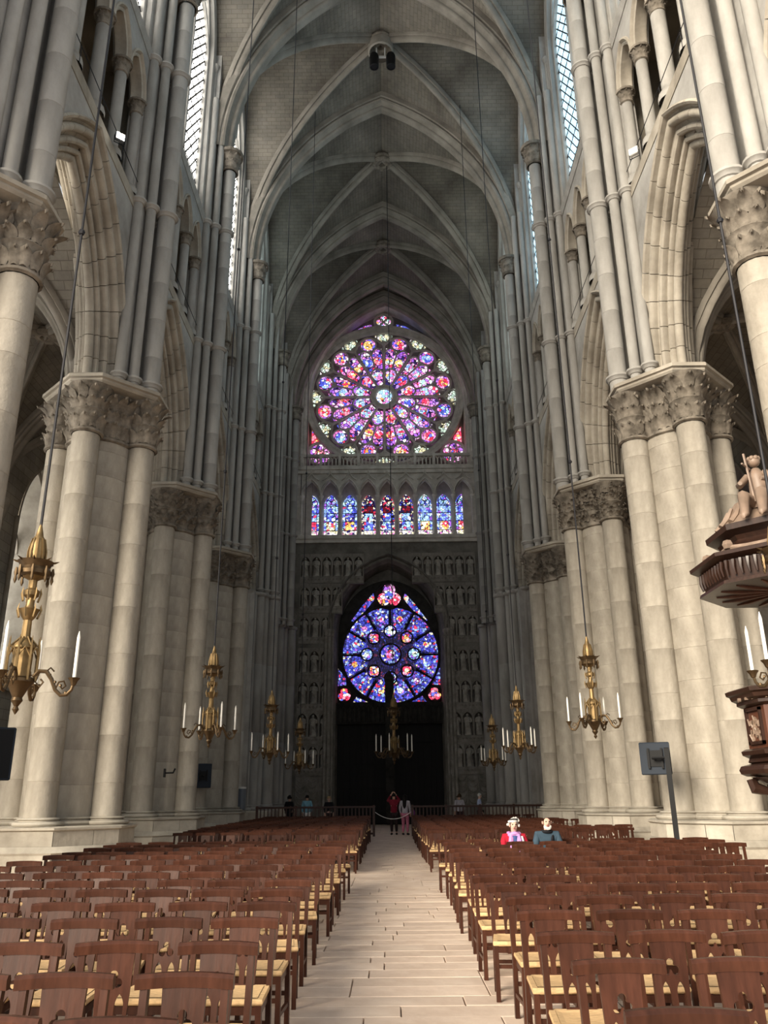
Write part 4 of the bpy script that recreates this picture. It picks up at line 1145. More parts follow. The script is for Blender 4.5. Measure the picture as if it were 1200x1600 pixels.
m = MB()
for sg in (-1, 1):
    x_out = (-5.72 if sg < 0 else 5.86)
    for ri, (z, h, n) in enumerate(ROWS):
        xa = x_out - sg * n * .70; zt = (ROWS[ri - 1][0] - .42) if ri else 16.86; zb2 = z - .42; K = 8
        for i in range(K):
            z0_, z1_ = zb2 + (zt - zb2) * i / K, zb2 + (zt - zb2) * (i + 1) / K
            w0, w1 = portal_w(z0_), portal_w(z1_)
            if sg * xa - sg * XC < min(w0, w1): continue
            m.poly([(xa, YW, z0_), (xa, YW, z1_), (XC + sg * w1, YW, z1_), (XC + sg * w0, YW, z0_)])
m.build('portal_spandrels', 'west', west, smooth=0)
m = MB()
for sg in (-1, 1):
    x_out = (-5.72 if sg < 0 else 5.86)
    m.box(min(x_out, sg * 6.75), max(x_out, sg * 6.75), YW + .02, YW + .3, 0, 17.6)
m.box(-6.7, 6.7, YW + .03, YW + .3, 16.85, 17.6)
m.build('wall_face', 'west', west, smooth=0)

# ------------------------------------------------------------------ chairs
def prism_path(mb, pts, w, d):
    """square-section stick through points (x, y, z) with half sizes w, d"""
    mb.grid([[(x - w, y - d, z), (x + w, y - d, z), (x + w, y + d, z), (x - w, y + d, z)] for x, y, z in pts], close=True, cap=True)
def fill_holes(outer, holes, th):
    bm = bmesh.new(); edges = []
    for loop in [outer] + holes:
        vs = [bm.verts.new((x, 0, z)) for x, z in loop]
        edges += [bm.edges.new((vs[i], vs[(i + 1) % len(vs)])) for i in range(len(vs))]
    bmesh.ops.triangle_fill(bm, use_beauty=True, use_dissolve=False, edges=edges)
    me = MB(); bm.verts.index_update()
    V = [v.co.copy() for v in bm.verts]; F = [[v.index for v in f.verts] for f in bm.faces]; n = len(V)
    me.raw([(v.x, -th / 2, v.z) for v in V] + [(v.x, th / 2, v.z) for v in V], [tuple(f) for f in F] + [tuple(i + n for i in f[::-1]) for f in F])
    k = 0
    for loop in [outer] + holes:
        c = len(loop)
        for i in range(c):
            a, b = k + i, k + (i + 1) % c
            me.raw([me.v[a], me.v[b], me.v[n + b], me.v[n + a]], [(0, 1, 2, 3)])
        k += c
    bm.free(); return me
def back_y(z): return .19 + max(0, z - .42) * .13
tre = []
for i in range(30):
    an = 2 * pi * i / 30; best = .012
    for cx, cz_, r in ((0, .026, .024), (-.027, -.014, .025), (.027, -.014, .025)):
        ux, uz = cos(an), sin(an); b = ux * cx + uz * cz_; disc_ = b * b - (cx * cx + cz_ * cz_ - r * r)
        if disc_ > 0: best = max(best, b + sqrt(disc_))
    tre.append((best * cos(an), .675 + best * sin(an)))
lans = []
for sg in (-1, 1):
    pts = [(sg * .044 - .026, .475), (sg * .044 + .026, .475)] + [(sg * .044 - s, .545 + z) for s, z in arch_pts(.026, .06, 0, 4)]
    lans.append(pts)
sp = fill_holes([(-.088, .44), (.088, .44), (.098, .60), (.108, .815), (-.108, .815), (-.098, .60)], [tre] + lans, .022)
sp.v = [(x, y + back_y(z), z) for x, y, z in sp.v]
splat = sp.mesh('splat', 'wood', 30)
def leg_mesh(x, back):
    m = MB()
    if back: prism_path(m, [(x, .205, 0), (x, .19, .42), (x * 1.02, back_y(.82), .82)], .018, .02)
    else: prism_path(m, [(x, -.20, 0), (x, -.20, .40), (x, -.20, .445)], .019, .019)
    return m.mesh('leg', 'wood', 30)
m = MB()
rows = []
for i in range(9):
    u = -1 + 2 * i / 8; x = u * .238; y = back_y(.83) + .022 * (1 - u * u) - .012; zc = .838 + .008 * (1 - u * u)
    hw = .026 if abs(u) < .99 else .020
    rows.append([(x, y - hw, zc - .032), (x, y - hw - .004, zc + .015), (x, y - hw * .6, zc + .032), (x, y + hw * .6, zc + .032), (x, y + hw + .002, zc + .012), (x, y + hw, zc - .032)])
m.grid(rows, close=True, cap=True); top_rail = m.mesh('top_rail', 'wood', 40)
m = MB()                       # rush seat: four woven triangles dipping to the middle
SQ = [(-.225, -.225), (.225, -.225), (.195, .20), (-.195, .20)]
for i in range(4):
    a, b = Vector(SQ[i]), Vector(SQ[(i + 1) % 4]); c = Vector((0, -.01))
    for k in range(6):
        t0, t1 = k / 6, (k + 1) / 6
        q = [a.lerp(c, t0), b.lerp(c, t0), b.lerp(c, t1), a.lerp(c, t1)]
        zz0, zz1 = .468 - .012 * t0 + .004 * sin(pi * min(1, t0 * 3)), .468 - .012 * t1
        P = [(q[0].x, q[0].y, zz0), (q[1].x, q[1].y, zz0), (q[2].x, q[2].y, zz1), (q[3].x, q[3].y, zz1)]
        m.poly(P)
m.grid([[(x * k, y * k, z) for x, y in SQ] for k, z in ((.93, .425), (1.0, .435), (1.02, .452), (1.0, .468))], close=True)
m.poly([(x * .93, y * .93, .425) for x, y in SQ][::-1]); seat = m.mesh('seat', 'straw', 50)
m = MB()
for i in range(4):
    a, b = Vector(SQ[i]) * .9, Vector(SQ[(i + 1) % 4]) * .9
    m.sweep([(a.x, a.y, .40), (b.x, b.y, .40)], [(-.014, -.022), (.014, -.022), (.014, .024), (-.014, .024)])
seat_frame = m.mesh('seat_frame', 'wood', 30)
def stretch_mesh(p, q, r=.012):
    m = MB(); m.sweep([p, q], [(-r, -r * 1.2), (r, -r * 1.2), (r, r * 1.2), (-r, r * 1.2)]); return m.mesh('stretcher', 'wood', 30)
CHAIR = [('seat', seat), ('seat_frame', seat_frame), ('splat', splat), ('top_rail', top_rail), ('leg', leg_mesh(.20, 0)), ('leg', leg_mesh(-.20, 0)), ('leg', leg_mesh(.192, 1)), ('leg', leg_mesh(-.192, 1)),
         ('stretcher', stretch_mesh((.2, -.2, .17), (.192, .195, .17))), ('stretcher', stretch_mesh((-.2, -.2, .17), (-.192, .195, .17))), ('stretcher', stretch_mesh((-.2, -.2, .27), (.2, -.2, .27))), ('stretcher', stretch_mesh((-.19, .195, .24), (.19, .195, .24)))]
CKIT = [(n, me, (0, 0, 0), 0, None, None) for n, me in CHAIR]
ORDW = ['first', 'second', 'third', 'fourth', 'fifth', 'sixth', 'seventh', 'eighth', 'ninth', 'tenth', 'eleventh', 'twelfth', 'thirteenth', 'fourteenth', 'fifteenth']
random.seed(99)
NEAR_ROWS = {-1: [3.46] + [4.29 + .955 * i for i in range(14)], 1: [3.52] + [4.58 + .935 * i for i in range(14)]}
FAR_ROWS = {-1: [20.8 + .94 * i for i in range(18)], 1: [21.0 + .94 * i for i in range(18)]}
XL = [-.98 - .565 * i for i in range(8)]; XR = [1.20 + .575 * i for i in range(10)]
far_w, far_s = MB(), MB()
seats_taken = {}
for block, ys in (('near', NEAR_ROWS), ('far', FAR_ROWS)):
    for ri in range(len(ys[1])):
        for side, xs in ((-1, XL), (1, XR)):
            yy = ys[side][ri] * KY
            shift = random.uniform(-.05, .05); tilt = random.uniform(-.02, .02) + (.025 if side < 0 else -.01)
            for ci, x in enumerate(xs):
                if side > 0 and ci == 9 and (block == 'near' and (ri < 2 or 11 < ri)): continue
                if side > 0 and ci == 9 and block == 'far' and ri % 3: continue
                if block == 'near' and (x + 0.5 * (1 if x > 0 else -1)) * 1305 / (max(1, yy * .947)) * (1 if x > 0 else -1) > 900: continue
                px, py, rz = x + shift + random.uniform(-.025, .025), yy + ci * tilt + random.uniform(-.04, .04), random.gauss(0, .045)
                if abs(px) > 5.05 and any(abs(yy - yp) < 2.1 for yp in YP[1:5]) and abs(px) + .25 > 5.35: continue
                if block == 'near' or ri < 2:
                    o = empty('rush_seat_chair', (px, py, 0), rz)
                    where = '%s row beyond the cross aisle' % ORDW[ri] if block == 'far' else '%s row before the cross aisle' % ORDW[14 - ri]
                    lab = 'brown rush chair, %s from the central aisle, %s, %s side' % (ORDW[ci], where, 'pulpit' if side > 0 else 'far')
                    tag(o, lab, 'chair', 'rush-seated chairs in the nave')
                    kit_spawn(CKIT, o)
                    seats_taken[(block, ri, side, ci)] = (px, py, rz)
                else:
                    R = Matrix.Translation((px, py, 0)) @ Matrix.Rotation(rz, 4, 'Z')
                    for n_, me in CHAIR:
                        if n_ == 'stretcher': continue
                        tgt = far_s if n_ == 'seat' else far_w
                        tgt.raw([R @ v.co for v in me.vertices], [tuple(p.vertices) for p in me.polygons])
fo = far_w.build('far_rush_chairs', 'wood', smooth=30)
tag(fo, 'dense rows of brown wooden chairs filling the nave up to the barrier', 'chairs', kind='stuff')
far_s.build('far_seats', 'straw', fo, smooth=50)['kind'] = 'stuff'

# ------------------------------------------------------------------ barriers across the nave
m = MB(); m.bevbox(-.022, .022, -.018, .018, .12, 1.16, .004); blm = m.mesh('baluster', 'rail')
m = MB(); m.bevbox(-.05, .05, -.05, .05, 0, 1.27, .01); bpm = m.mesh('post', 'rail')
def barrier(x0, x1, y, label):
    b = empty('wooden_barrier', (x0, y, 0)); tag(b, label, 'barrier', 'wooden barriers closing the chair blocks')
    L_ = x1 - x0
    m = MB(); m.bevbox(-.06, L_ + .06, -.06, .06, 1.16, 1.24, .015); m.build('handrail', 'rail', b)
    m = MB(); m.bevbox(0, L_, -.03, .03, .08, .16, .008); m.build('bottom_rail', 'rail', b)
    n = int(L_ / 1.8) + 1
    for i in range(n + 1): link('post', bpm, b, (L_ * i / n, 0, 0))
    k = int(L_ / .155)
    for i in range(1, k):
        if min(abs(i * L_ / k - L_ * j / n) for j in range(n + 1)) > .07: link('baluster', blm, b, (i * L_ / k, 0, 0))
barrier(-5.75, -.66, 37.4, 'slatted wooden barrier behind the chairs, on the side away from the pulpit')
barrier(1.02, 6.9, 37.4, 'slatted wooden barrier behind the chairs, on the pulpit side')
m = MB(); m.tube([(-.60 + 1.56 * u, 37.4, .98 - .28 * (1 - (2 * u - 1) ** 2)) for u in [i / 12 for i in range(13)]], .014, 6)
tag(m.build('barrier_rope', 'white'), 'pale rope slung between the two wooden barriers', 'rope')

# ------------------------------------------------------------------ chandeliers
def chandelier(x, y, zb, s, n, rot, label, ztop, detail=True):
    c = empty('chandelier', (x, y, zb), rot, (s, s, s)); tag(c, label, 'chandelier', 'gilt chandeliers hung in the nave')
    m = MB(); m.lathe([(.005, 0), (.035, .05), (.02, .08), (.06, .14), (.05, .17), (.10, .27), (.13, .31), (.15, .33), (.15, .36), (.12, .38)], 12); m.build('pendant', 'bronze', c)
    m = MB()
    m.lathe([(.10, .36), (.105, .66), (.13, .68), (.12, .72), (.05, .78), (.045, .98), (.075, 1.02), (.11, 1.10), (.06, 1.11), (.045, 1.14), (.045, 1.22), (.08, 1.25), (.085, 1.30), (.045, 1.33), (.045, 1.42), (.12, 1.46), (.12, 1.62), (.09, 1.65)], 10)
    st = m.build('stem', 'gold', c)
    lan = MB()
    for k in range(8):
        a = 2 * pi * k / 8; ca, sa = cos(a), sin(a)
        lan.tube([(.16 * ca, .16 * sa, .34), (.16 * ca, .16 * sa, .66), (.155 * ca, .155 * sa, .80)], [.014, .014, .003], 5)
        b = a + pi / 8; r = .155
        lan.tube([(.158 * ca, .158 * sa, .58), (r * cos(b), r * sin(b), .68), (.158 * cos(a + pi / 4), .158 * sin(a + pi / 4), .58)], .010, 5)
        lan.tube([(.05 * ca, .05 * sa, .80), (.14 * ca, .14 * sa, .70)], .008, 4)
        for z0, r0 in ((1.08, .11), (1.26, .09)): lan.tube([(r0 * .9 * ca, r0 * .9 * sa, z0 - .07), (r0 * 1.15 * ca, r0 * 1.15 * sa, z0 + .01), (r0 * 1.05 * ca, r0 * 1.05 * sa, z0 + .07)], [.012, .01, .003], 4)
    lan.build('lantern', 'gold', c)
    cr = MB(); cr.lathe([(.13, 1.46), (.17, 1.48), (.175, 1.52), (.15, 1.56), (.17, 1.60), (.19, 1.63), (.14, 1.64)], 12)
    for k in range(8):
        a = 2 * pi * k / 8 + .2; ca, sa = cos(a), sin(a)
        cr.tube([(.15 * ca, .15 * sa, 1.62), (.20 * ca, .20 * sa, 1.63), (.24 * ca, .24 * sa, 1.645)], [.014, .012, .003], 4)
        cr.lathe([(.004, 1.38), (.02, 1.42), (.012, 1.46), (.024, 1.50), (.01, 1.56)], 6, (.185 * ca, .185 * sa))
    cr.build('crown', 'bronze', c)
    m = MB(); m.lathe([(.085, 1.64), (.095, 1.72), (.085, 1.82), (.06, 1.90), (.045, 1.92), (.035, 1.97), (.015, 2.05), (.012, 2.1)], 12)
    for k in range(10):
        a = 2 * pi * k / 10; m.tube([(.098 * cos(a), .098 * sin(a), 1.65), (.098 * cos(a), .098 * sin(a), 1.74), (.066 * cos(a), .066 * sin(a), 1.89)], .010, 4)
    m.build('cap', 'gold', c)
    top = (ztop - zb) / s
    m = MB(); m.tube([(0, 0, 2.05), (0, 0, top)], .016 / s if s < 1.2 else .014, 6)
    for z in (6.0 / s, 12.0 / s): m.ball((0, 0, z), .045, 6, 4)
    m.build('cable', 'cable', c)
    am = MB()
    am.tube([(.13, 0, .38), (.19, 0, .445), (.26, 0, .44), (.32, 0, .36), (.37, 0, .25), (.43, 0, .195), (.49, 0, .20), (.535, 0, .25), (.55, 0, .31)], [.022, .024, .024, .022, .02, .02, .018, .016, .016], 7)
    am.tube([(.37, 0, .25), (.40, 0, .33), (.45, 0, .34), (.475, 0, .29), (.44, 0, .26), (.42, 0, .29)], .010, 5)
    am.tube([(.19, 0, .44), (.16, 0, .33), (.21, 0, .28), (.24, 0, .33), (.21, 0, .36)], .011, 5)
    am.tube([(.26, 0, .44), (.30, 0, .48), (.34, 0, .44)], .009, 4)
    for k in range(5): am.ball((.24 + .06 * k, .0, .44 - .055 * k + (.02 if k % 2 else 0)), .018, 5, 3)
    am.lathe([(.01, .29), (.025, .30), (.04, .34), (.065, .37), (.06, .375), (.02, .36)], 8, (.55, 0))
    arm = am.mesh('arm', 'bronze')
    m = MB(); m.lathe([(.019, .36), (.018, .80), (.012, .83), (.003, .87)], 8, (.55, 0)); cm = m.mesh('candle', 'wax')
    for k in range(n):
        a = link('arm', arm, c, (0, 0, 0), 2 * pi * k / n); link('candle', cm, a)
def hv(x, y):
    y0, y1 = [b for b in BAYS if b[0] <= y < b[1]][0]; k = abs(y - (y0 + y1) / 2) * A_v / ((y1 - y0) / 2)
    return Z_SP + sqrt(R_v ** 2 - (min(abs(x), k) + CC) ** 2) + .02
chandelier(-3.80, 8.5, 2.50, 1.0, 4, radians(6), 'large gilt chandelier whose arm reaches over the pillar facing the pulpit', hv(-3.80, 8.5))
chandelier(-3.58, 16.82, 2.60, 1.0, 4, radians(35), 'gilt four-candle chandelier hung before the third pillar, away from the pulpit', hv(-3.58, 16.82))
chandelier(-3.30, 23.52, 2.50, 1.0, 4, radians(30), 'gilt chandelier with white candles, nearer of the two small ones away from the pulpit', hv(-3.30, 23.52))
chandelier(-3.30, 31.3, 2.43, 1.0, 4, radians(28), 'small gilt chandelier before the niched wall, on the side away from the pulpit', hv(-3.30, 31.3))
chandelier(.26, 37.32, 2.95, 1.5, 6, radians(15), 'six-candle gilt chandelier hanging in front of the dark west door', 36.0)
chandelier(4.35, 8.5, 2.56, 1.0, 4, radians(32), 'chandelier arm and tall candle hanging beside the wooden pulpit', hv(4.35, 8.5))
chandelier(4.18, 16.72, 2.70, 1.0, 4, radians(52), 'dark gilt chandelier hung before the second pillar beyond the pulpit', hv(4.18, 16.72))
chandelier(3.74, 23.72, 2.58, 1.0, 4, radians(28), 'gilt chandelier hung before the third pillar beyond the pulpit', hv(3.74, 23.72))
chandelier(3.92, 31.3, 2.48, 1.0, 4, radians(30), 'small gilt chandelier before the niched wall, on the pulpit side', hv(3.92, 31.3))

# ------------------------------------------------------------------ pulpit
pp = empty('pulpit', (5.72, 11.15, 0)); tag(pp, 'dark carved oak pulpit with a canopy, fixed to a pillar above the chairs', 'pulpit')
def octa(r, z, n=8, ph=pi / 8): return [(r * cos(ph + 2 * pi * k / n), r * sin(ph + 2 * pi * k / n), z) for k in range(n)]
def oct_lathe(prof, name, mat, par, smooth=25, n=8):
    m = MB(); m.grid([octa(r, z, n) for r, z in prof], close=True, cap=True); return m.build(name, mat, par, smooth=smooth)
oct_lathe([(.80, 2.02), (.86, 2.05), (.84, 2.10), (.92, 2.14), (.93, 2.19), (.87, 2.22)], 'base_moulding', 'oak', pp)
oct_lathe([(.90, 1.87), (.97, 1.90), (.99, 1.95), (.96, 2.0), (.84, 2.03)], 'carved_torus', 'oak', pp)
oct_lathe([(.82, 2.20), (.82, 2.78)], 'body', 'oakred', pp)
oct_lathe([(.84, 2.76), (.90, 2.79), (.90, 2.83), (.96, 2.86), (.98, 2.91), (1.02, 2.93), (1.03, 2.98), (.98, 3.0), (.84, 3.0)], 'cornice', 'oak', pp)
random.seed(31)
ap = .82 * cos(pi / 8); hw = .82 * sin(pi / 8)
for k in range(8):
    a = 2 * pi * k / 8 + pi / 4
    f = link('relief_panel', None, pp, (ap * cos(a), ap * sin(a), 0), a)
    m = MB()
    for u0, u1, z0, z1 in ((-hw * .72, hw * .72, 2.27, 2.31), (-hw * .72, hw * .72, 2.70, 2.74), (-hw * .72, -hw * .6, 2.27, 2.74), (hw * .6, hw * .72, 2.27, 2.74)): m.box(-.02, .035, u0, u1, z0, z1)
    m.build('frame', 'oak', f, smooth=0)
    m = MB()
    for i in range(16):
        u, z = random.uniform(-.15, .15), random.uniform(2.33, 2.60)
        m.ball((.01, u, z), random.uniform(.025, .045), 6, 4, (.7, 1, 1.2)); m.tube([(.02, u, z - .03), (.035, u + random.uniform(-.05, .05), z + .06)], .012, 4)
    m.build('carving', 'oakpale', f)
m = MB()
for k in range(48):
    a = 2 * pi * k / 48; r = .93; rr = r * cos(pi / 8) / cos(((a - 0) % (pi / 4)) - pi / 8)
    m.box(rr * cos(a) - .018, rr * cos(a) + .018, rr * sin(a) - .018, rr * sin(a) + .018, 2.835, 2.87)
m.build('dentils', 'oakpale', pp)['kind'] = 'stuff'
m = MB(); m.lathe([(.86, 1.86), (.7, 1.78), (.5, 1.72), (.35, 1.5), (.22, 1.35), (.25, 1.25), (.05, 1.1)], 16)
for k in range(8):
    a = 2 * pi * k / 8 + pi / 8
    m.tube([(.85 * cos(a), .85 * sin(a), 1.84), (.82 * cos(a), .82 * sin(a), 1.72), (.66 * cos(a), .66 * sin(a), 1.68), (.5 * cos(a), .5 * sin(a), 1.74)], [.07, .085, .06, .03], 7)
m.build('corbel', 'oak', pp)
m = MB(); m.bevbox(.55, .95, -.6, .6, 1.9, 5.6, .02); m.build('back_panel', 'oak', pp)
m = MB(); m.grid([octa(r, z) for r, z in ((1.18, 4.55), (1.16, 4.60), (1.08, 4.62), (1.10, 4.70), (1.12, 4.88), (1.26, 4.93), (1.27, 4.98), (1.20, 5.0))], close=True)
m.poly(octa(1.18, 4.55)[::-1]); cn = m.build('canopy', 'oak', pp, smooth=20)
m = MB()
for k in range(8):
    p, q = Vector(octa(1.13, 4.65)[k]), Vector(octa(1.13, 4.65)[(k + 1) % 8])
    for i in range(9):
        t = p.lerp(q, (i + .5) / 9); m.tube([(t.x, t.y, 4.66), (t.x * 1.02, t.y * 1.02, 4.76), (t.x * 1.01, t.y * 1.01, 4.87)], [.014, .022, .03], 5)
m.build('gadroons', 'oak', cn)['kind'] = 'stuff'
m = MB()
for k in range(16):
    a = 2 * pi * k / 16; m.tube([(.15 * cos(a), .15 * sin(a), 4.545), (.7 * cos(a), .7 * sin(a), 4.535), (.95 * cos(a), .95 * sin(a), 4.545)], [.01, .03, .012], 5)
m.lathe([(.12, 4.55), (.16, 4.52), (.05, 4.48), (.01, 4.46)], 10); m.build('ceiling_rays', 'oakred', cn)
oct_lathe([(1.05, 4.98), (1.00, 5.08), (.88, 5.14), (.80, 5.22), (.84, 5.28), (.98, 5.34), (.99, 5.42), (.90, 5.45)], 'attic', 'oak', cn)
m = MB(); m.lathe([(.86, 5.44), (.80, 5.50), (.68, 5.62), (.60, 5.78), (.56, 5.86), (.3, 5.9), (.01, 5.92)], 20)
for k in range(20):
    a = 2 * pi * k / 20; m.tube([(.81 * cos(a), .81 * sin(a), 5.50), (.70 * cos(a), .70 * sin(a), 5.62), (.62 * cos(a), .62 * sin(a), 5.78)], [.05, .045, .03], 5)
m.build('dome', 'oakpale', cn)
m = MB()
for k in range(8):
    p = Vector(octa(1.0, 5.12)[k]); q = Vector(octa(1.0, 5.12)[(k + 1) % 8])
    m.tube([p + (q - p) * u + Vector((0, 0, -.03 - .06 * (1 - (2 * u - 1) ** 2))) for u in [i / 6 for i in range(7)]], [.03, .045, .055, .06, .055, .045, .03], 6)
    m.ball(p, .08, 6, 4)
m.build('garlands', 'oakpale', cn)
fg = MB()                       # seated carved figure holding a cross on the canopy's front corner
def figure(mb, x, y, z, s, face):
    ca, sa = cos(face), sin(face)
    T = lambda p: (x + s * (p[0] * ca - p[1] * sa), y + s * (p[0] * sa + p[1] * ca), z + s * p[2])
    mb.tube([T(p) for p in ((-.10, 0, 0), (-.06, 0, .22), (0, 0, .45), (0, 0, .55))], [.17 * s, .15 * s, .11 * s, .05 * s], 9)
    mb.ball(T((.0, 0, .66)), .085 * s, 9, 7)
    for k in range(7): mb.ball(T((.06 * cos(k * .9), .06 * sin(k * .9), .70)), .04 * s, 5, 4)
    for g in (-1, 1):
        mb.tube([T(p) for p in ((0, g * .1, .06), (.28, g * .12, .10), (.32, g * .12, -.18), (.40, g * .12, -.22))], [.09 * s, .085 * s, .06 * s, .035 * s], 7)
        mb.tube([T(p) for p in ((0, g * .12, .46), (.10, g * .22, .32), (.26, g * .14, .30))], [.055 * s, .05 * s, .03 * s], 7)
    mb.tube([T(p) for p in ((-.14, 0, .02), (-.2, .1, .05), (-.3, .05, -.1))], [.1 * s, .09 * s, .03 * s], 6)
for args in ((-.42, -.50, 5.66, 1.0, radians(225)), (.25, -.72, 5.60, .85, radians(280)), (.35, .62, 5.60, .8, radians(120))):
    fg = MB(); figure(fg, *args); fg.build('carved_figure', 'oakpale', cn, smooth=80)
cn.location.z = -.2
m = MB(); m.tube([(-.52, -.55, 5.7), (-.60, -.60, 6.4)], .018, 5); m.tube([(-.50, -.50, 6.2), (-.68, -.68, 6.22)], .015, 5); m.build('cross_staff', 'oakpale', cn)

# ------------------------------------------------------------------ monitors and fittings
def monitor(x, y, z, rz, w, h, label, pole=None, tilt=.0):
    t = empty('wall_monitor', (x, y, 0), rz); tag(t, label, 'monitor', 'flat monitors fixed to pillars')
    m = MB(); m.bevbox(-w / 2, w / 2, -.035, .035, z - h / 2, z + h / 2, .018); m.build('casing', 'screen', t)
    m = MB(); m.poly([(-w / 2 + .03, -.037, z - h / 2 + .03), (w / 2 - .03, -.037, z - h / 2 + .03), (w / 2 - .03, -.037, z + h / 2 - .03), (-w / 2 + .03, -.037, z + h / 2 - .03)]); m.build('screen', 'black', t)
    m = MB(); m.box(-.16, .16, .035, .06, z - .16, z + .16)
    for sg in (-1, 1): m.box(sg * .13 - .02, sg * .13 + .02, .035, .09, z - .2, z + .2)
    m.tube([(0, .06, z), (.05, .2, z), (pole[0] if pole else .0, pole[1] if pole else .3, z)], .03, 6); m.build('bracket', 'black', t)
    if pole:
        m = MB(); m.bevbox(pole[0] - .05, pole[0] + .05, pole[1] - .05, pole[1] + .05, 0, z + .2, .01); m.build('pole', 'black', t)
monitor(5.52, 17.35, 2.34, radians(160), .60, .64, 'flat monitor on a black pole beside the first pillar beyond the pulpit', pole=(-.24, .20))
monitor(-6.86, 31.35, 2.42, radians(205), .60, .86, 'small monitor seen from behind, bracketed to the third pillar away from the pulpit')
monitor(-6.25, 13.0, 2.35, radians(35), .86, .80, 'large blue-grey monitor edge beside the pillar facing the pulpit')
t = empty('column_speaker', (-6.05, 35.1, 0)); tag(t, 'grey cylindrical speaker with a white rim beside the third pillar', 'speaker')
m = MB(); m.lathe([(.15, 1.15), (.17, 1.17), (.17, 1.98), (.16, 2.0)], 16, cap=True); m.build('body', 'greymetal', t)
m = MB(); m.lathe([(.175, 1.98), (.18, 2.0), (.18, 2.05), (.02, 2.06)], 16); m.build('rim', 'white', t)
m = MB(); m.lathe([(.22, 0), (.22, .04), (.05, .06), (.05, 1.15)], 14); m.build('stand', 'greymetal', t)
def small_lamp(x, y, z, rz, label, glow=True):
    t = empty('ledge_floodlight', (x, y, z), rz); tag(t, label, 'lamp', 'floodlights on the triforium ledge')
    m = MB(); m.bevbox(-.12, .12, -.06, .06, .08, .30, .02); m.build('housing', 'white' if not glow else 'greymetal', t)
    m = MB(); m.tube([(-.13, 0, .2), (-.13, 0, 0), (.13, 0, 0), (.13, 0, .2)], .014, 5); m.build('yoke', 'black', t)
    m = MB(); m.poly([(-.1, -.062, .1), (.1, -.062, .1), (.1, -.062, .28), (-.1, -.062, .28)]); m.build('lens', 'glow' if glow else 'white', t)
small_lamp(-6.62, 16.1, Z_S1 + .12, radians(40), 'glowing floodlight on the triforium ledge, side away from the pulpit')
small_lamp(6.62, 16.8, Z_S1 + .12, radians(-40), 'unlit floodlight on the triforium ledge above the pulpit side', False)
sl = empty('vault_spotlights', (0, (YP[3] + YP[4]) / 2, 35.95)); tag(sl, 'pair of black spotlights on a white bracket under a vault boss', 'lamp')
m = MB(); m.box(-.55, .62, -.05, .05, -.62, -.56); m.tube([(-.2, 0, 0), (-.2, 0, -.58)], .03, 6); m.tube([(.2, 0, 0), (.2, 0, -.58)], .03, 6); m.build('bracket', 'white', sl)
for x in (-.32, .48):
    m = MB(); m.lathe([(.16, -1.35), (.22, -1.33), (.23, -.7), (.18, -.55), (.02, -.54)], 14, (x, -.1)); m.poly([(x + .15 * cos(2 * pi * i / 12), -.1 + .15 * sin(2 * pi * i / 12), -1.33) for i in range(12)]); m.build('spotlight', 'black', sl)
m = MB(); m.lathe([(.55, -.35), (.62, -.3), (.62, .2), (.5, .3), (.3, .5)], 18, (0, 0)); m.build('hatch_rim', 'rib', sl)
br = empty('wall_bracket', (-6.25, 24.7, 2.35)); tag(br, 'small dark iron bracket on the pillar second beyond the one facing the pulpit', 'bracket')
m = MB(); m.tube([(-.25, 0, 0), (.0, -.1, 0), (.05, -.1, .12)], .025, 6); m.build('arm', 'black', br)
m = MB(); m.box(-.3, -.25, -.05, .05, -.12, .12); m.build('plate', 'black', br)

# ------------------------------------------------------------------ people
def cloth(name, c, rough=0.85): M[name] = plain(name, c, rough, noise=0.22, scale=9, bump=0.15, spec=0.2)
for n_, c_ in (('skin', (0.55, 0.33, 0.24)), ('skin_pale', (0.66, 0.42, 0.33)), ('hair_black', (0.012, 0.010, 0.010)), ('hair_white', (0.62, 0.60, 0.57)), ('hair_blond', (0.42, 0.30, 0.17)), ('hair_brown', (0.06, 0.035, 0.02)),
               ('red_jacket', (0.20, 0.014, 0.03)), ('red_cardigan', (0.42, 0.015, 0.035)), ('lilac_scarf', (0.55, 0.27, 0.58)), ('blue_top', (0.06, 0.10, 0.27)), ('teal_jacket', (0.045, 0.075, 0.105)), ('dark_trousers', (0.03, 0.018, 0.02)),
               ('pink_trousers', (0.50, 0.16, 0.25)), ('purple_bag', (0.25, 0.06, 0.26)), ('grey_top', (0.42, 0.40, 0.45)), ('black_cloth', (0.012, 0.012, 0.015)), ('cyan_top', (0.20, 0.42, 0.55)), ('pale_blue', (0.36, 0.42, 0.60)), ('white_cloth', (0.75, 0.72, 0.70)), ('shoe', (0.02, 0.015, 0.015))):
    cloth(n_, c_)
def skin_obj(name, V, E_, mat, parent, root=0, sub=1):
    me = bpy.data.meshes.new(name); bm = bmesh.new(); lay = bm.verts.layers.skin.verify()
    vs = []
    for i, (x, y, z, r) in enumerate(V):
        v = bm.verts.new((x, y, z)); v[lay].radius = r if isinstance(r, tuple) else (r, r); v[lay].use_root = (i == root); vs.append(v)
    for a, b in E_: bm.edges.new((vs[a], vs[b]))
    bm.to_mesh(me); bm.free(); me.materials.append(M[mat])
    o = link(name, me, parent)
    k = o.modifiers.new('skin', 'SKIN'); k.use_smooth_shade = True
    q = o.modifiers.new('subdivision', 'SUBSURF'); q.levels = sub; q.render_levels = sub
    return o
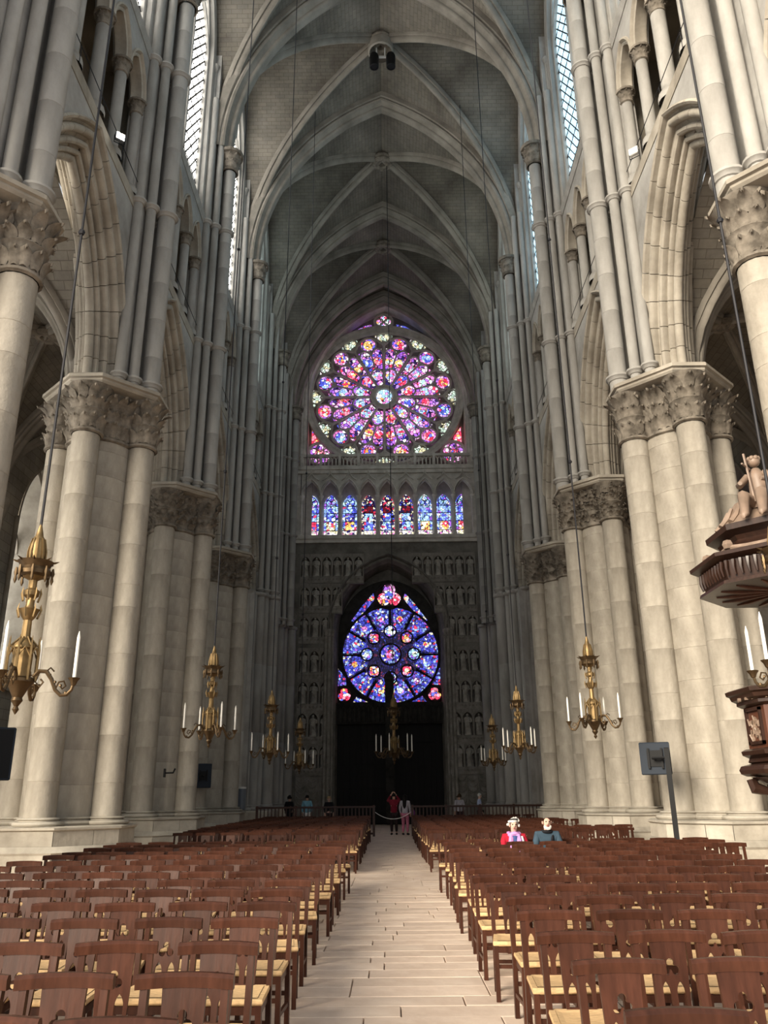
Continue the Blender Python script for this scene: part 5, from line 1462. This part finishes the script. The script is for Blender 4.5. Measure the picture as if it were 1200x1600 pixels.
def person(label, loc, rz, pose, skin, top, legs, hair, style, s=1.0, face=False, lean=0.0):
    """faces local -Y; pose: stand, photo, sit"""
    p = empty('person', loc, rz, (s, s, s)); tag(p, label, 'person')
    sit = pose == 'sit'; dz = -.47 if sit else 0.0
    J = {'pel': (0, .02, .95 + dz), 'chest': (0, .03 - lean * .4, 1.22 + dz), 'neck': (0, .03 - lean, 1.45 + dz), 'hb': (0, -.005 - lean * 1.1, 1.53 + dz), 'hm': (0, -.01 - lean * 1.15, 1.605 + dz), 'ht': (0, .005 - lean * 1.15, 1.68 + dz)}
    V, E_ = [], []; idx = {}
    def add(k, co, r, par=None):
        idx[k] = len(V); V.append((co[0], co[1], co[2], r))
        if par is not None: E_.append((idx[par], idx[k]))
    add('pel', J['pel'], .12); add('chest', J['chest'], (.14, .10), 'pel'); add('neck', J['neck'], .052, 'chest'); add('hb', J['hb'], (.062, .07), 'neck'); add('hm', J['hm'], (.074, .088), 'hb'); add('ht', J['ht'], (.06, .07), 'hm')
    add('nose', (0, J['hm'][1] - .108, J['hm'][2] - .02), .013, 'hm')
    arm, leg = {}, {}
    for g in (-1, 1):
        sh = (g * .175, .03 - lean, 1.40 + dz)
        if pose == 'photo': el, wr = (g * .27, -.16, 1.40), (g * .10, -.25, 1.66)
        elif sit: el, wr = (g * .25, -.02 - lean, 1.12 + dz), (g * .09, -.24, 1.00 + dz)
        else: el, wr = (g * .235, .06, 1.13), (g * .215, -.06, .90)
        arm[g] = (sh, el, wr)
        add('s%d' % g, sh, .05, 'chest'); add('e%d' % g, el, .042, 's%d' % g); add('w%d' % g, wr, .028, 'e%d' % g)
        d = (Vector(wr) - Vector(el)).normalized(); sd_ = Vector((-g * .9, -.2, .1)).normalized()
        pm = Vector(wr) + d * .07; add('p%d' % g, pm, (.034, .018), 'w%d' % g)
        for fi, (off, ln) in enumerate(((-.030, .075), (-.010, .088), (.010, .083), (.028, .066))):
            a = pm + sd_ * off + d * .035; add('f%d%d' % (g, fi), a, .009, 'p%d' % g); add('g%d%d' % (g, fi), a + d * ln * .7 + Vector((0, -.015, 0)), .007, 'f%d%d' % (g, fi))
        add('t%d' % g, Vector(wr) + d * .03 + sd_ * -.045, .010, 'w%d' % g)
        if sit: kn, an, toe = (g * .12, -.34, .52), (g * .12, -.24, .09), (g * .13, -.38, .04)
        else: kn, an, toe = (g * .10, -.02, .50), (g * .105, .03, .09), (g * .12, -.14, .04)
        hp = (g * .09, 0.0, .90 + dz); leg[g] = (hp, kn, an, toe)
        add('h%d' % g, hp, .085, 'pel'); add('k%d' % g, kn, .055, 'h%d' % g); add('a%d' % g, an, .038, 'k%d' % g); add('o%d' % g, toe, .03, 'a%d' % g)
    skin_obj('body', V, E_, skin, p, 0, 2)
    T = [(*J['pel'][:2], J['pel'][2] - .05, (.165, .125)), (0, .02, 1.08 + dz, (.155, .115)), (*J['chest'][:3], (.175, .125)), (0, .03 - lean, 1.38 + dz, (.13, .095)), (0, .03 - lean, 1.455 + dz, .07)]
    TE = [(0, 1), (1, 2), (2, 3), (3, 4)]
    for g in (-1, 1):
        b = len(T); sh, el, wr = arm[g]
        w2 = Vector(el).lerp(Vector(wr), .9)
        T += [(*sh, .072), (*el, .058), (*w2, .042)]; TE += [(3, b), (b, b + 1), (b + 1, b + 2)]
    skin_obj('top', T, TE, top, p, 1, 2)
    Lg = [(0, .01, .93 + dz, (.155, .12))]; LE = []
    for g in (-1, 1):
        hp, kn, an, toe = leg[g]; b = len(Lg)
        Lg += [(hp[0], hp[1], hp[2] - .04, .10), (*kn, .075), (an[0], an[1], an[2] + .03, .058)]; LE += [(0, b), (b, b + 1), (b + 1, b + 2)]
    skin_obj('trousers', Lg, LE, legs, p, 0, 2)
    for g in (-1, 1):
        hp, kn, an, toe = leg[g]; m = MB(); m.tube([(an[0], an[1] + .05, .055), (an[0], an[1] - .03, .06), (toe[0], toe[1], .04), (toe[0], toe[1] - .06, .03)], [.04, .05, .042, .02], 8); m.build('shoe', 'shoe', p)
    hc = Vector(J['hm'])
    if style != 'bald':
        m = MB(); rows = []
        for i in range(7):
            a = radians(-18 + 108 * i / 6)
            rr = .090 * cos(a); zz = .112 * sin(a)
            rows.append([(hc.x + rr * cos(t) * .98, hc.y + .018 + rr * 1.12 * sin(t), hc.z + .015 + zz * (1 if sin(t) > -.3 or i > 2 else .55) + (0.05 if (sin(t) < -.35 and i < 3) else 0)) for t in [2 * pi * j / 16 for j in range(16)]])
        m.grid(rows, close=True, cap=True)
        if style == 'long':
            m.tube([(0, hc.y + .07, hc.z), (0, hc.y + .10, hc.z - .15), (0, hc.y + .12, hc.z - .36), (0, hc.y + .11, hc.z - .50)], [.09, .10, .09, .03], 9)
        if style in ('curly', 'bob'):
            for k in range(26 if style == 'curly' else 14):
                t = random.uniform(-.6, pi + .6); a = random.uniform(-.45, 1.3)
                m.ball((hc.x + .105 * cos(a) * cos(t), hc.y + .015 + .11 * cos(a) * sin(t), hc.z + .02 + .115 * sin(a)), random.uniform(.02, .034), 6, 4)
        m.build('hair', hair, p)
    else:
        m = MB()
        for k in range(14):
            t = -pi / 2 + (k - 6.5) * .16; m.ball((hc.x + .062 * cos(t), hc.y + .070 * sin(t) - .010, hc.z - .075 - .03 * cos((k - 6.5) * .22)), .019, 6, 4, (1, .8, 1.5))
        m.build('beard', 'hair_white', p)
    if face:
        for g in (-1, 1):
            m = MB(); m.ball((hc.x + g * .03, hc.y - .078, hc.z + .01), .012, 8, 5); m.build('eye', 'hair_black', p)
            m = MB(); m.ball((hc.x + g * .078, hc.y + .01, hc.z - .01), .024, 7, 5, (.5, .8, 1.3)); m.build('ear', skin, p)
        m = MB(); m.ball((hc.x, hc.y - .077, hc.z - .062), .02, 8, 5, (1.2, .4, .35)); m.build('mouth', 'red_jacket', p)
    return p, J, arm
random.seed(7)
pm_, Jm, am_ = person('person in a red jacket and dark trousers raising both arms to take a photo', (.22, 38.5, 0), pi + .05, 'photo', 'skin', 'red_jacket', 'dark_trousers', 'hair_black', 'short', 1.02)
ph = MB(); ph.bevbox(.22 - .08, .22 + .08, 38.5 + .33, 38.5 + .34, 1.70, 1.79, .003); tag(ph.build('phone', 'black'), 'dark phone held up in both hands by the person in the red jacket', 'phone')
pw_, _, _ = person('person with long black hair, pale patterned top and pink trousers, seen from behind', (.72, 38.35, 0), pi - .25, 'stand', 'skin', 'grey_top', 'pink_trousers', 'hair_black', 'long', .99)
bgm = MB(); rows = []
bgm.ball((1.06, 38.20, .93), .13, 10, 7, (.7, .6, 1.15)); bgm.tube([(1.06, 38.18, 1.05), (1.04, 38.18, 1.15), (1.0, 38.20, 1.20)], .018, 6); tag(bgm.build('shoulder_bag', 'purple_bag'), 'purple bag hanging at the hip of the person in pink trousers', 'bag')
def chair_at(ri, side, ci): return seats_taken[('near', ri, side, ci)]
c1, c2 = chair_at(14, 1, 2), chair_at(14, 1, 3)
w_, Jw, _ = person('seated person with white hair, red cardigan and lilac scarf', (c1[0] + .02, c1[1] - .02, 0), 0.0, 'sit', 'skin_pale', 'red_cardigan', 'dark_trousers', 'hair_white', 'bob', 1.0, True, .05)
m = MB()
hz = Jw['neck']
m.tube([(hz[0] + .10 * cos(t), hz[1] + .10 * sin(t), hz[2] - .01 + .015 * sin(3 * t)) for t in [2 * pi * i / 16 for i in range(16)]], .042, 7, closed=True)
for g in (-1, 1): m.tube([(g * .06, hz[1] - .10, hz[2] - .02), (g * .085, hz[1] - .17, hz[2] - .18), (g * .09, hz[1] - .19, hz[2] - .42)], [.045, .05, .045], 7)
m.build('scarf', 'lilac_scarf', w_)
m = MB(); m.grid([[(x, hz[1] - .145 - .02 * (1 - abs(x) / .06) , z) for x in (-.06, -.03, 0, .03, .06)] for z in (.95, .85, .75, .62)]); m.build('blouse', 'blue_top', w_)
m = MB(); m.tube([(.13, hz[1] - .10, hz[2] - .04), (.17, hz[1] - .15, hz[2] - .25), (.15, hz[1] - .17, hz[2] - .45)], [.02, .028, .028], 6); m.build('lapel', 'white_cloth', w_)
m = MB(); m.tube([(.07 * cos(t), Jw['hm'][1] - .005 - .085 * sin(t), Jw['hm'][2] + .085 + .02 * sin(t)) for t in [pi * i / 8 for i in range(9)]], .010, 6); m.build('sunglasses', 'black_cloth', w_)
mn_, Jn, _ = person('seated bald person with a white beard and blue-grey jacket', (c2[0] + .06, c2[1] - .02, 0), 0.03, 'sit', 'skin_pale', 'teal_jacket', 'dark_trousers', 'hair_white', 'bald', 1.04, True, .09)
hz = Jn['neck']
m = MB(); m.tube([(.11, hz[1] - .02, hz[2] - .03), (.05, hz[1] - .13, hz[2] - .16), (-.06, hz[1] - .10, hz[2] - .42)], .022, 6); m.build('strap', 'black_cloth', mn_)
m = MB(); m.tube([(hz[0] + .085 * cos(t), hz[1] + .085 * sin(t), hz[2] - .005) for t in [2 * pi * i / 14 for i in range(14)]], .03, 7, closed=True); m.build('collar', 'black_cloth', mn_)
person('dark-haired person all in black beyond the barrier, by the shafts away from the pulpit', (-4.95, 42.6, 0), pi - .4, 'stand', 'skin', 'black_cloth', 'black_cloth', 'hair_black', 'curly', .98)
person('dark-haired person in a bright blue top beyond the barrier', (-4.0, 41.8, 0), pi, 'stand', 'skin', 'cyan_top', 'white_cloth', 'hair_black', 'short', 1.0)
person('fair-haired person in dark clothes facing the chairs from beyond the barrier', (-2.95, 42.1, 0), .2, 'stand', 'skin_pale', 'black_cloth', 'dark_trousers', 'hair_blond', 'bob', .95, True)
person('person with thick dark curly hair beyond the barrier on the pulpit side', (3.42, 41.8, 0), pi + .2, 'stand', 'skin', 'grey_top', 'dark_trousers', 'hair_brown', 'curly', .98)
person('white-haired person in a pale blue shirt beyond the barrier', (4.45, 42.0, 0), pi / 2, 'stand', 'skin_pale', 'pale_blue', 'dark_trousers', 'hair_white', 'short', 1.0)
person('dark-haired person in black standing in the aisle, away from the pulpit', (-10.55, 21.9, 0), pi / 2, 'stand', 'skin', 'black_cloth', 'black_cloth', 'hair_black', 'short', 1.0)
